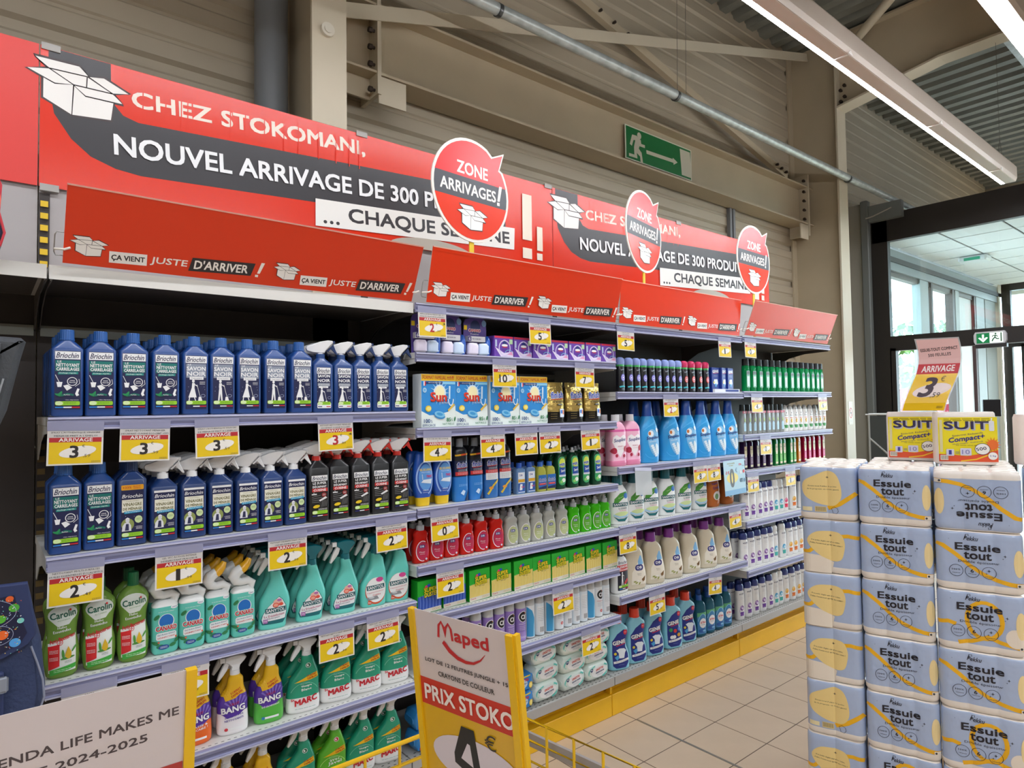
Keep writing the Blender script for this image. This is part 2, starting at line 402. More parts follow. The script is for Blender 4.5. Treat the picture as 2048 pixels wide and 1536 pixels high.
def l_decap(sf):
    p = Pr(sf); p.rect(-.033, .018, .034, .186, '#141414'); brio_logo(p, .163, .185, .033)
    p.t('LE SUPER', 0, .1545, .056, .0105, WH, .05); p.t('DÉCAPANT', 0, .141, .058, .0115, WH, .05)
    p.rect(-.031, .12, .033, .1335, '#c9302c'); p.t('CUISINE', 0, .1267, .052, .0095, WH, .05)
    p.rr(-.033, .108, -.012, .113, .001, '#d9d9d9'); p.path([(-.024, .118), (-.024, .108)], .002, '#d9d9d9'); p.ell(.018, .107, .01, .009, '#8f2320'); p.lines(.018, .109, .012, 2, .004, WH)
    for i in range(4): p.path([(-.032, .1-.007*i), (.004+.006*i, .106-.009*i)], .0016, '#8a8a8a')
    p.poly([(-.004, .086), (.024, .1), (.031, .094), (.003, .079)], '#e5e5e5'); p.poly([(-.006, .078), (.022, .09), (.03, .066), (.004, .052)], '#2c2c2c')
    for i in range(4): p.path([(.008+.006*i, .06), (.012+.006*i, .085)], .0009, '#9a9a9a')
    p.ell(-.014, .062, .014, .0062, '#e8c51e', rot=.15); p.lines(.012, .052, .036, 2, .004, WH)
    lime(p, -.031, .032, .032); tricol(p, -.031, .032, .023, .0035, '#2a2f80')
    return p
def brio(label, col, capcol, sp=None, hb=.222, ns=.246, scl=1.):
    bd = brio_body(col, .088 if not sp else .086, .07, hb, ns); sf = -.035
    pr = part('front_print', label)
    if not sp: return ('cleaner_bottle', 'bottle', [part('body', bd), part('cap', ribcap(ns+.003, ns+.038, .0205, capcol)), pr])
    return ('spray_bottle', 'bottle', [part('body', bd)]+head_a(ns+.002, *sp)+[pr])
@kind
def k_tile(): return brio(l_tile(-.035), '#20488a', '#2c5fa6')
@kind
def k_savon(): return brio(l_savon(-.035), '#20488a', '#2c5fa6')
@kind
def k_savonm(): return brio(l_savon(-.035, False), '#20488a', '#2c5fa6')
@kind
def k_savspray(): return brio(l_savon(-.035, True, True), '#1e4482', 0, (WH, '#1b3566', '#22457f'), .196, .218)
@kind
def k_savspraym(): return brio(l_savon(-.035, False, True), '#1e4482', 0, (WH, '#1b3566', '#22457f'), .196, .218)
@kind
def k_vin33(): return brio(l_vin(-.035, False), '#1b3a72', '#1b3566')
@kind
def k_vinspray(): return brio(l_vin(-.035), '#1b3a72', 0, (WH, '#e6e6e6', WH), .19, .212)
@kind
def k_decap(): return brio(l_decap(-.035), '#1d1e20', 0, (WH, '#d8332a', '#d8332a'), .216, .24)

@kind
def k_carolin():
    s = S((0, .074, .042), (.008, .09, .052), (.05, .102, .058), (.09, .1, .056), (.125, .086, .05), (.165, .09, .054), (.2, .102, .058), (.222, .096, .054), (.24, .066, .044), (.252, .036, .032), (.256, .03, .03), k=4, e=2.3)
    b = MB().loft(s, TR('#86b04e', .3), 30); f = surf(s); p = Pr(f)
    p.ell(0, .2, .042, .028, '#dfe6dc'); p.poly([(-.036, .186), (.036, .19), (.018, .166), (-.014, .162)], '#dfe6dc'); p.t('Carolin', 0, .2, .074, .022, '#15604a', .04, rot=.1, res=2); p.ell(.021, .212, .0035, .0035, '#d42b2b', n=10)
    p.t('MULTI-SURFACES', .003, .182, .036, .004, '#5d8f4a', .01, rot=.1); p.t('Huiles', -.002, .159, .026, .008, WH, .03, rot=.08); p.t('Essentielles', -.002, .148, .05, .009, WH, .03, rot=.08)
    p.poly([(-.041, .112), (.036, .13), (.038, .148-.012), (.038, .02), (-.039, .02)], '#e9ece6'); p.t('Anti-Bactérien', -.001, .124, .074, .0135, '#cc2230', .04, rot=.22)
    p.poly([(-.041, .104), (-.009, .108), (-.009, .04), (-.039, .03)], '#d8262b'); p.lines(-.025, .09, .024, 3, .004, WH); p.lines(-.025, .068, .024, 3, .004, WH)
    p.ring(-.008, .112, .008, .008, .0016, '#d8262b'); p.rect(-.014, .1112, -.002, .1128, '#d8262b'); p.rect(-.0088, .106, -.0072, .118, '#d8262b')
    p.ell(.014, .062, .021, .004, '#4c8f3a', rot=.1); p.ell(.001, .075, .004, .015, '#4f9a3c', rot=.1); p.ell(.033, .088, .003, .012, '#4f9a3c', rot=-.6)
    p.poly([(.016, .098), (.025, .078), (.025, .066), (.018, .058), (.011, .062), (.006, .07), (.009, .08)], '#e0b52a')
    p.lines(.016, .052, .02, 2, .004, '#44504a'); p.poly([(-.037, .03), (.038, .042), (.037, .028), (-.035, .012)], '#3fa83c'); p.lines(0, .028, .05, 2, .005, '#dff2d4')
    return ('cleaner_bottle', 'bottle', [part('body', b), part('cap', ribcap(.252, .296, .0185, '#146238')), part('front_print', p)])
@kind
def k_canard():
    s = S((0, .07, .04), (.006, .08, .05), (.02, .085, .054), (.15, .084, .054), (.168, .08, .05), (.178, .06, .04), (.182, .04, .03), k=3, e=4)
    s2 = [a for a in s]
    b = MB().loft(s, PL('#63c9b9'), 28, zm=[(.164, PL('#63c9b9')), (9, PL('#eef0ee'))])
    nk = MB().tube([(.028, 0, .172), (.034, 0, .19), (.02, 0, .2), (-.004, 0, .197), (-.022, 0, .203), (-.03, 0, .22), (-.022, 0, .236), (-.008, 0, .244), (.002, 0, .25)], [.014, .016, .015, .014, .017, .021, .021, .019, .016], PL('#eef0ee'), 14)
    cp = MB().tube([(-.006, 0, .243), (.006, 0, .252), (.018, 0, .266), (.026, 0, .282)], [.0185, .0185, .015, .009], PL('#efb21e'), 14)
    f = surf(s); p = Pr(f)
    p.t('99,9% DES BACTÉRIES', 0, .146, .05, .004, WH, .02); p.ell(.026, .158, .012, .006, WH); p.lines(.026, .159, .016, 2, .003, '#2a3f80')
    p.ell(0, .112, .025, .026, WH); p.ell(0, .113, .0225, .0235, '#1d6fc0'); p.ell(0, .088, .03, .012, '#63c9b9')
    p.t('CANARD', 0, .09, .069, .0195, WH, .1); p.t('CANARD', 0, .09, .066, .0165, '#cc1f2a', .05)
    p.rr(-.032, .05, .032, .076, .008, '#eaf1ee'); p.t('Gel Action Intense', 0, .07, .056, .006, '#1d3f80', .02, sh=.2, rot=.06); p.t('DÉSINFECTANT', 0, .06, .054, .007, '#cf3340', .03, rot=.06)
    for x, z, r in ((-.03, .13, .8), (-.033, .042, -.4), (.02, .03, .3), (.034, .044, .8), (-.02, .03, .2)): p.ell(x, z, .011, .006, '#2f7d4c', rot=r)
    for x, z in ((-.024, .044), (.03, .056)): p.ell(x, z, .0035, .0035, '#e06a4a', n=8)
    p.ell(-.008, .026, .017, .008, '#1d4a90'); p.lines(-.008, .028, .022, 2, .004, WH)
    return ('toilet_gel_bottle', 'bottle', [part('body', b, ('neck', nk)), part('cap', cp), part('front_print', p)])
def sany_parts(kitchen=False):
    if not kitchen: s = S((0, .088, .046, -.004), (.006, .096, .052, -.004), (.03, .096, .054, -.002), (.075, .106, .054, .004), (.11, .102, .052, .006), (.15, .072, .046, .01), (.185, .046, .042, .012), (.21, .04, .038, .008), (.222, .032, .032, .006), k=4, e=2.6)
    else: s = S((0, .1, .046, 0), (.006, .108, .052, 0), (.04, .112, .054, 0), (.09, .11, .054, .002), (.13, .092, .05, .012), (.165, .066, .044, .018), (.2, .052, .04, .018), (.213, .04, .036, .014), (.222, .032, .032, .01), k=4, e=2.8)
    col = '#66cfc1'; b = MB().loft(s, PL(col), 30); f = surf(s); p = Pr(f)
    if not kitchen:
        P = [(-.04, .02), (.03, .02), (.041, .035), (.045, .06), (.042, .085), (.03, .11), (.018, .122), (.006, .112), (-.022, .085), (-.04, .055), (-.045, .035)]
        p.poly(P, '#0f6b6e'); p.poly([(x*.93+.0005, z*.93+.0065) for x, z in P], '#eef3f1')
        p.poly([(-.036, .032), (.038, .036), (.028, .0225), (-.034, .0225)], '#13696e'); p.ell(.013, .1, .016, .013, '#e9b7a6'); p.ell(.006, .09, .011, .009, '#e5533f'); p.ell(.006, .09, .008, .006, '#f3a58f'); p.ell(.024, .092, .008, .006, '#e5533f'); p.ell(.018, .108, .008, .005, '#b86aa8')
        p.rect(-.03, .063, .04, .081, '#0f5a60', rot=.05); p.t('SANYTOL', .005, .072, .064, .0125, WH, .035, rot=.05, res=2)
        p.t('Le Désinfectant', .001, .053, .07, .0085, '#b2245f', .03, rot=.09); p.t('Nettoyant', -.002, .043, .042, .007, '#6a4a70', .02, rot=.09); p.rr(-.037, .026, -.022, .041, .003, '#b56ab2'); p.t('5X', -.0295, .034, .011, .007, WH, .04)
    else:
        p.ell(.006, .066, .046, .056, '#d2552f', n=30); p.ell(.007, .07, .0445, .052, '#f0f1ee', n=30); p.ell(.022, .112, .016, .01, '#d1478f'); p.rect(-.034, .072, .044, .091, '#0f5a60', rot=.05); p.t('SANYTOL', .005, .0815, .07, .0135, WH, .035, rot=.05, res=2)
        p.t('Dégraissant Désinfectant', .004, .062, .072, .006, '#d65a70', .01, rot=.08); p.t('Cuisine', .008, .051, .036, .008, '#c22b38', .02, rot=.08); p.poly([(-.036, .042), (.01, .046), (.018, .032), (-.03, .03)], '#8c8f92'); p.ell(-.014, .04, .012, .004, '#c9ccce')
        p.rr(-.03, .012, -.014, .028, .003, '#d2552f'); p.t('5x', -.022, .02, .012, .007, WH, .04)
    hd = head_b(.218, '#0d6e7a', '#eef0ee', .008 if not kitchen else .012, 1.1)
    return ('spray_bottle', 'bottle', [part('body', b)]+hd+[part('front_print', p)])
@kind
def k_sany(): return sany_parts()
@kind
def k_sanyk(): return sany_parts(True)
def bang(low, txt, tcol):
    s = S((0, .09, .048, 0), (.006, .1, .054, 0), (.03, .104, .058, 0), (.08, .1, .058, 0), (.115, .098, .056, 0), (.14, .084, .05, .003), (.165, .058, .044, .008), (.195, .05, .04, .01), (.21, .034, .034, .008), k=4, e=2.5)
    b = MB().loft(s, PL(low), 30, zm=[(.075, PL(low)), (.143, PL('#5b3aa6')), (9, PL('#f0bd20'))]); f = surf(s); p = Pr(f)
    for i in range(7):
        a = -.9+.3*i; p.path([(.01+.02*math.sin(a), .085+.02*math.cos(a)), (.01+.048*math.sin(a), .085+.055*math.cos(a))], [.002, .007], '#8a73cf')
    p.poly([(-.046, .088), (-.02, .062), (.02, .07), (.048, .09), (.04, .105), (-.04, .1)], '#5b3aa6')
    p.poly([(-.034, .15), (-.026, .124), (.006, .13), (.036, .152), (.03, .175), (-.012, .172)], '#f0bd20')
    p.t('FORMAT', .008, .155, .036, .009, '#c8341f', .04, rot=.45); p.t('FAMILIAL', .012, .145, .04, .009, '#c8341f', .04, rot=.45)
    p.t('CILLIT', .003, .112, .034, .009, '#c22b4a', .05, rot=.1); p.t('BANG', .0, .093, .08, .026, '#4a2f86', .09, rot=.06); p.t('BANG', -.001, .0935, .078, .023, WH, .06, rot=.06)
    for i, t_ in enumerate(txt): p.t(t_, .002, .068-.011*i, .062, .008, tcol, .04, rot=.08)
    p.rr(-.02, .02, .03, .028, .002, WH); p.ell(-.024, .024, .006, .006, '#c8303a' if low == '#f1eef0' else '#2f7fae', n=12)
    return ('spray_bottle', 'bottle', [part('body', b)]+head_b(.206, '#eceef0', '#eceef0', .008, 1.05)+[part('front_print', p)])
@kind
def k_bangw(): return bang('#f1eef0', ['JAVEL SUPER', 'NETTOYANTE'], '#4a3a9a')
@kind
def k_bangg(): return bang('#55b843', ['DÉGRAISSANT'], '#f2f2f2')
@kind
def k_bango(): return bang('#ea6a22', ['CRASSE &', 'CALCAIRE !'], '#f2f2f2')
def marc(top, low, word, wcol, jav=False):
    s = S((0, .1, .05, 0), (.006, .112, .058, 0), (.03, .116, .06, 0), (.07, .11, .058, 0), (.1, .106, .056, .002), (.13, .098, .054, .006), (.155, .074, .05, .014), (.18, .05, .044, .018), (.205, .04, .038, .016), (.214, .032, .032, .014), k=4, e=2.6)
    b = MB().loft(s, PL(top), 30, zm=[(.062, PL(low)), (9, PL(top))]); f = surf(s); p = Pr(f)
    p.ell(.016, .178, .009, .009, WH, n=14); p.ell(.016, .178, .0075, .0075, '#1f6b4a' if not jav else '#cc3340', n=14); p.ell(.014, .178, .003, .0045, WH, rot=.5, n=10)
    p.poly([(-.032, .118), (.03, .145), (.046, .148), (.05, .128), (.02, .122)], '#f2c218'); p.t('FORMAT', .028, .14, .034, .0085, '#b03a12', .05, rot=.16); p.t('FAMILIAL', .03, .1305, .036, .008, '#b03a12', .05, rot=.16)
    p.arc(.002, .06, .05, .056, .45, 2.7, .0016, '#7fd0b4' if not jav else '#c8ef8a'); p.t('Puissance', .004, .112, .03, .004, '#cfeadf', .01, rot=.05)
    p.t(word[0], .008, .102, .036, .0095, '#f4f6f2', .03, rot=.05); p.t(word[1], .008, .09, .034 if not jav else .05, .0095 if not jav else .016, '#f4f6f2', .03, rot=.05)
    p.t('St', -.038, .056, .012, .01, '#c81f2c', .06, rot=.15); p.t('MARC', .006, .048, .078, .024, '#c81f2c', .07, rot=.15, sh=.12); p.lines(.004, .02, .07, 1, .004, '#3f9a8a')
    return ('spray_bottle', 'bottle', [part('body', b)]+head_b(.21, '#e9ebeb', '#e9ebeb', .014, 1.0)+[part('front_print', p)])
@kind
def k_marc(): return marc('#1f9a78', '#f2f2f0', ('Vinaigre', 'Blanc'), WH)
@kind
def k_javel(): return marc('#5fb52c', '#5fb52c', ('avec', 'Javel'), WH, True)

def carton(w, d, h, col, fn, name='carton', ct='box', b=.0015):
    bd = MB().bbox(-w/2, w/2, -d/2, d/2, 0, h, mat(col, .4), b); p = Pr(-d/2); fn(p)
    return (name, ct, [part('carton', bd), part('front_print', p)])
@kind
def k_sun():
    def f(p):
        p.rect(-.093, .004, .093, .212, '#2f8fd8'); p.poly([(-.093, .075), (-.05, .055), (0, .058), (.05, .07), (.093, .1), (.093, .004), (-.093, .004)], '#e9f3ee')
        p.rect(-.093, .213, .093, .243, '#f3c21c'); p.t('FORMAT FAMILIAL', -.022, .228, .128, .017, '#c8341f', .02); p.t('x68', .066, .231, .04, .012, '#c8341f', .04); p.t('TABLETTES', .066, .2215, .04, .004, '#c8341f', .02)
        p.rect(-.07, .198, .02, .21, '#20407c'); p.t('EFFICACITÉ RENFORCÉE', -.02, .205, .07, .005, WH, .02); p.rect(.022, .198, .093, .209, '#8fd0ee'); tricol(p, -.088, -.07, .19, .02)
        p.ell(-.076, .17, .011, .012, '#6fb8e6'); p.ring(-.076, .17, .008, .009, .0015, WH, 16)
        for i in range(16): a = 2*PI*i/16; p.path([(.005, .158), (.005+.052*math.cos(a), .158+.056*math.sin(a))], [.014, .001], '#a9d4f0'); p.lay -= 1
        p.lay += 1; p.ell(.005, .158, .034, .038, '#dfeef6'); p.ell(.005, .16, .026, .03, '#fdf3c0')
        p.t('Sun', 0, .138, .092, .046, '#8f1d14', .07, res=3); p.t('Sun', -.002, .14, .089, .043, '#e0381f', .05, res=3); p.t('ULTRA', .03, .112, .044, .009, '#c9cdd2', .04)
        p.arc(.066, .13, .014, .03, PI, 2*PI, .005, '#e8f4fb'); p.path([(.06, .19), (.058, .13)], .009, '#d3ecfa')
        p.ell(-.058, .086, .016, .014, '#f2cf2c'); p.ell(-.056, .086, .012, .009, '#f8e888'); p.path([(.05, .075), (.085, .105)], .009, '#e8c34a')
        p.ell(.003, .052, .03, .014, '#2f86c4', rot=-.2); p.ell(.003, .059, .029, .014, '#7fc6ea', rot=-.2); p.ell(.003, .06, .017, .007, '#3f9cd6', rot=-.2)
        p.t('100', -.066, .03, .034, .018, '#1d3f7c', .04); p.t('%', -.042, .028, .009, .013, '#1d3f7c', .0); p.t('EFFICACE', -.055, .01, .068, .01, '#1d3f7c', .02)
        p.t('85', .052, .034, .024, .018, '#1d7a46', .04); p.t('%', .07, .032, .009, .012, '#1d7a46', 0.); p.t('NATURELLE', .05, .014, .064, .009, '#1d7a46', .02); p.ell(.086, .036, .004, .011, '#1d7a46', rot=-.2)
    return carton(.187, .075, .244, '#e6eef0', f, 'detergent_box')
@kind
def k_fbag():
    R = []
    for z, w, d in ((0, .118, .06), (.01, .126, .066), (.06, .13, .064), (.12, .128, .05), (.17, .126, .03), (.195, .128, .008), (.198, .13, .003), (.218, .13, .003)):
        R.append([(w/2*math.copysign(abs(math.cos(a))**(.6), math.cos(a))+.0015*math.sin(9*a+z*60), d/2*math.copysign(abs(math.sin(a))**.8, math.sin(a))+.003*math.sin(40*z+3*a)*(1 if .02 < z < .18 else 0), z) for a in [2*PI*(j+.5)/28 for j in range(28)]])
    gold = mat('#c9ad62', .25, .75, bump=(40, .4, (1, 1, 1))); blk = mat('#1c1a16', .25, .3)
    b = MB(); b.rings(R, gold, True, mats=[blk, blk, gold, gold, gold, gold, gold, gold])
    def sf(x, z):
        for (z0, w, d), (z1, w1, d1) in zip(((0, .118, .06), (.06, .13, .064), (.12, .128, .05), (.17, .126, .03)), ((.06, .13, .064), (.12, .128, .05), (.17, .126, .03), (.195, .128, .008))):
            if z <= z1: t = (z-z0)/(z1-z0); dd = d+(d1-d)*t; return -dd/2*(1-min(.98, abs(x)/.066)**3)**.5-.004
        return -.006
    p = Pr(sf, True); p.t('finish', .006, .15, .098, .04, WH, .1, rot=.06, sh=.15); p.t('finish', .006, .15, .093, .036, '#1d3fa0', .05, rot=.06, sh=.15); p.path([(-.04, .126), (.01, .127), (.05, .132)], .003, '#cf2a2a')
    p.t('ULTIMATE', .008, .112, .07, .01, '#2a2418', .03); p.rr(.0, .094, .036, .103, .002, '#1c1a16'); p.t('PLUS', .018, .0985, .026, .005, WH, .04); p.rr(.01, .03, .044, .075, .004, '#dfe7f2', 2); p.rect(.03, .045, .042, .068, '#e8802a'); p.rect(.014, .05, .03, .068, '#3f7fd0')
    p.lines(-.03, .06, .04, 4, .012, '#b59c58')
    return ('detergent_pouch', 'pouch', [part('pouch', b), part('front_print', p)])
@kind
def k_fresh():
    card = MB().soft([(-.066, 0), (.066, 0), (.068, .09), (.066, .17), (.05, .19), (-.02, .192), (-.058, .18), (-.068, .16), (-.07, .09)], .003, mat('#5a4894', .35), y0=.02)
    bl = MB()
    for x, c in ((-.032, '#e9dff0'), (.034, '#cfe0f5')): bl.loft([(z, w, d, x, -.002, 3.) for z, w, d in ((.006, .05, .02), (.012, .062, .04), (.05, .062, .044), (.062, .05, .03))], mat(c, .2, coat=.4), 20)
    kn = MB().loft([(z, w, d, .056, -.004, 2.4) for z, w, d in ((.004, .02, .02), (.02, .028, .034), (.06, .03, .036), (.088, .026, .028), (.1, .01, .01))], mat('#2a5fc0', .2, coat=.5), 18)
    tb = MB().rings([[(x, .004+y, z) for x, y in ((-.06, -.012), (.04, -.016), (.046, .01), (-.06, .012))] for z in (.07, .096)], mat('#f0f0f4', .4), False)
    p = Pr(.0165); p.ell(0, .145, .03, .034, '#1f2f66'); p.t('CANARD', -.004, .128, .074, .017, WH, .1); p.t('CANARD', -.004, .128, .07, .014, '#cc1f2a', .05); p.t('FreshDisc', -.004, .11, .05, .008, WH, .02, sh=.2); p.ell(.052, .165, .014, .016, '#7fa6d6')
    p2 = Pr(-.0125); p2.rr(-.062, .072, -.044, .094, .003, '#4b3a86'); p2.t('6', -.053, .083, .009, .016, WH, .04); p2.t('RECHARGES', -.012, .083, .05, .006, '#33306a', .03)
    p.rings([[p_ for p_ in [(-.07, .012, .128), (-.052, .012, .128), (-.052, .012, .15), (-.07, .012, .15)]], [(-.07, .0125, .128), (-.052, .0125, .128), (-.052, .0125, .15), (-.07, .0125, .15)]], mat('#f2cf1c', .5), False)
    return ('toilet_disc_pack', 'blister pack', [part('backing_card', card), part('blister', bl), part('dispenser', kn), part('band', tb, ('band_print', p2)), part('front_print', p)])
@kind
def k_pbox():
    def f(p):
        p.rect(-.06, .094, .06, .104, '#d42a4a'); p.poly([(-.06, .05), (-.02, .0), (.06, .0), (.06, .03), (.0, .02)], '#e9dcf2'); p.ring(.004, .045, .036, .038, .006, '#d9cdea'); p.ell(.004, .066, .014, .015, '#1f2f76'); p.ell(.004, .058, .02, .007, '#f2f2f2'); p.t('CANARD', .004, .05, .036, .009, '#cc1f2a', .05)
        p.t('FRAÎCHEUR', .004, .036, .038, .006, '#3a2a70', .03); p.poly([(.02, .012), (.05, .03), (.058, .01)], '#e79ac0'); p.rect(-.058, .05, -.046, .085, '#b9c6e2'); p.rr(.034, .066, .056, .09, .003, '#b6d9a8')
        p.arc(.03, .02, .024, .016, 0, 3, .003, '#7fc6e2')
    return carton(.124, .06, .105, '#6a3fa8', f, 'toilet_block_box')
@kind
def k_gel():
    s = S((0, .062, .04), (.004, .066, .044), (.038, .07, .046), (.04, .074, .05), (.07, .094, .056), (.12, .102, .058), (.17, .094, .056), (.21, .08, .05), (.235, .07, .042), (.245, .05, .03), k=4, e=2.6)
    b = MB().loft(s, PL('#2458b8'), 30, zm=[(.039, PL('#efc71e')), (9, PL('#2458b8'))]); p = Pr(surf(s))
    p.arc(.0, .125, .042, .075, -1.2, 4.2, .006, '#9fc0ee', 30); p.ell(.002, .13, .036, .06, '#5f9ee2', n=30); p.t('GEL DE LAVAGE', .002, .165, .064, .011, '#f2d02a', .04); p.t('MAX POWER', .002, .153, .046, .006, '#cfe0f8', .02)
    p.t('TWIST', .02, .134, .034, .012, '#d22f6a', .05); p.poly([(-.024, .108), (.03, .1), (.034, .122), (-.012, .12)], '#e3edf6'); p.path([(-.016, .12), (-.018, .145)], .003, '#e3edf6'); p.t('CITRON', .0, .072, .03, .006, WH, .03); p.lines(0, .062, .03, 1, .004, WH)
    return ('gel_bottle', 'bottle', [part('body', b), part('front_print', p)])
def finb(mid):
    s = S((0, .074, .044), (.005, .08, .05), (.05, .082, .052), (.15, .08, .052), (.215, .078, .05), (.245, .066, .046), (.258, .034, .034), k=3, e=3)
    b = MB().loft(s, PL('#1c2a4e'), 30, zm=[(.12, PL('#2a7fd0' if not mid else '#2f6fb4')), (.2, PL('#16264e')), (9, PL('#17191f'))]); p = Pr(surf(s))
    p.t('finish', .0, .174, .064, .028, WH, .1, rot=.05, sh=.15); p.t('finish', 0, .174, .06, .025, '#1b3f9c', .05, rot=.05, sh=.15); p.path([(-.03, .157), (0, .157), (.032, .161)], .0025, '#cf2a2a'); p.lines(0, .149, .05, 2, .006, WH)
    if mid: p.rect(-.037, .09, .037, .125, '#e8eaec'); p.rect(-.037, .123, .037, .139, '#cf2a2a'); p.lines(0, .135, .056, 2, .006, WH); p.lines(-.004, .114, .05, 4, .006, '#8a8f96'); p.path([(-.03, .02), (.0, .06), (.034, .088)], .01, '#e0c23a'); p.ell(-.012, .05, .013, .007, '#e8a03a')
    else: p.rect(-.037, .123, .037, .14, '#cf2a2a'); p.lines(0, .135, .056, 2, .006, WH); p.poly([(.01, .004), (.037, .06), (.037, .004)], '#16264e'); p.poly([(-.014, .04), (0, .055), (.014, .048), (.004, .028)], '#cfe6fa'); p.lines(.002, .08, .05, 2, .006, '#a9d4f4')
    p.poly([(-.037, .214), (.036, .22), (.036, .228), (-.037, .222)], '#e9b41e'); p.poly([(-.01, .216), (.02, .2185), (.02, .2265), (-.01, .224)], '#e2571f')
    return ('rinse_aid_bottle', 'bottle', [part('body', b), part('cap', ribcap(.256, .298, .017, '#8b8f95')), part('front_print', p)])
@kind
def k_fin(): return finb(False)
@kind
def k_fin2(): return finb(True)
@kind
def k_dbs():
    b = MB().loft(S((0, .054, .036), (.005, .06, .04), (.118, .06, .04), (.126, .056, .036), (.132, .03, .026), k=1, e=6), TR('#7fa6d8', .3), 24); p = Pr(-.02)
    p.rect(-.022, .008, .022, .11, '#dfe9f2'); p.rr(-.018, .084, .012, .106, .003, WH); p.t('DB', -.003, .095, .02, .011, '#2a4a9c', .05); p.rect(-.022, .06, .022, .075, '#e0a92a'); p.rect(-.022, .012, .022, .056, '#2a5aa6'); p.poly([(-.014, .02), (-.01, .05), (.006, .05), (.004, .02)], WH); p.t('4en1', .008, .036, .022, .01, '#d62f5a', .05)
    return ('machine_cleaner_bottle', 'bottle', [part('body', b), part('cap', ribcap(.131, .157, .0145, '#2458b8')), part('front_print', p)])
@kind
def k_finy():
    b = MB().loft(S((0, .054, .034), (.005, .06, .04), (.1, .06, .04), (.12, .05, .036), (.13, .028, .026), k=1, e=5), TR('#cfd05a', .3), 24, ); p = Pr(-.02)
    p.rect(-.029, .012, .029, .086, '#1f6ab8'); p.poly([(-.029, .012), (.029, .012), (.029, .03), (-.029, .022)], '#16264e'); p.t('finish', 0, .06, .05, .02, WH, .1, sh=.15); p.t('finish', 0, .06, .047, .018, '#1b3f9c', .05, sh=.15); p.rect(-.024, .034, .024, .044, '#cf2a2a'); p.lines(0, .04, .04, 1, .004, WH)
    return ('machine_cleaner_bottle', 'bottle', [part('body', b), part('cap', ribcap(.129, .153, .0145, '#2a66c0')), part('front_print', p)])
@kind
def k_mir():
    b = MB().loft(S((0, .06, .038), (.005, .07, .046), (.06, .076, .05), (.13, .074, .048), (.165, .066, .044), (.185, .046, .036), (.192, .026, .026), k=3, e=2.8), TR('#174a30', .25), 26); s = S((0, .06, .038), (.005, .07, .046), (.06, .076, .05), (.13, .074, .048), (.165, .066, .044), (.185, .046, .036), (.192, .026, .026), k=3, e=2.8)
    c = MB().cyl(0, 0, .19, .203, .013, PL('#c9cdd0'), 16); c.cyl(0, 0, .203, .218, .007, PL('#c9cdd0'), 12)
    p = Pr(surf(s)); p.rr(-.026, .02, .026, .172, .022, '#3fae6a', 6); p.ell(.002, .138, .022, .026, '#d6e04a'); p.t('MIR', 0, .13, .044, .018, WH, .12, rot=.1); p.t('MIR', 0, .13, .041, .016, '#1d55b0', .06, rot=.1); p.rr(-.022, .07, .022, .115, .006, '#1d4aa0'); p.t('2en1', .002, .098, .032, .014, WH, .05, rot=.1); p.rect(-.024, .066, .024, .076, '#e9eef0'); p.lines(0, .072, .04, 1, .004, '#1d4aa0')
    p.ell(.006, .046, .014, .012, '#eef2e4', n=8); p.ell(-.01, .038, .01, .008, '#8fd06a')
    return ('dish_soap_bottle', 'bottle', [part('body', b), part('cap', c), part('front_print', p)])
def dbsoap(c, lab, lab2):
    s = S((0, .066, .036), (.004, .074, .042), (.04, .078, .044), (.075, .078, .042), (.1, .068, .038), (.112, .064, .036), (.13, .07, .038), (.142, .05, .034), (.15, .026, .026), k=4, e=3)
    b = MB().loft(s, TR(c, .5 if c[1] == 'e' else .35), 28); cp = MB().cyl(0, 0, .145, .168, .018, PL('#aeb1b5'), 20); cp.cyl(0, 0, .168, .18, .011, PL('#b9bcc0'), 14); cp.cyl(0, 0, .18, .188, .0075, PL('#e2e4e6'), 10)
    p = Pr(surf(s)); p.ell(.002, .054, .031, .042, lab, n=26); p.arc(.004, .054, .03, .044, 1.1, 4.9, .003, '#f4eef2'); p.rr(-.012, .068, .014, .082, .006, '#2d3f8e'); p.t('DB', .001, .075, .018, .009, WH, .05); p.t(lab2, .001, .05, .026, .006, WH, .02); p.t('cherry' if lab2 == 'Fleur' else 'citron', .001, .041, .022, .005, WH, .02); p.ell(.02, .018, .005, .005, '#d7dbe6', n=10)
    return ('dish_soap_bottle', 'bottle', [part('body', b), part('cap', cp), part('front_print', p)])
@kind
def k_dbr(): return dbsoap('#f02a20', '#c2264e', 'Fleur')
@kind
def k_dbc(): return dbsoap('#eeefe4', '#b9c08a', 'Aloe')
@kind
def k_dbg(): return dbsoap('#4fdc1e', '#5fae2c', 'Pomme')
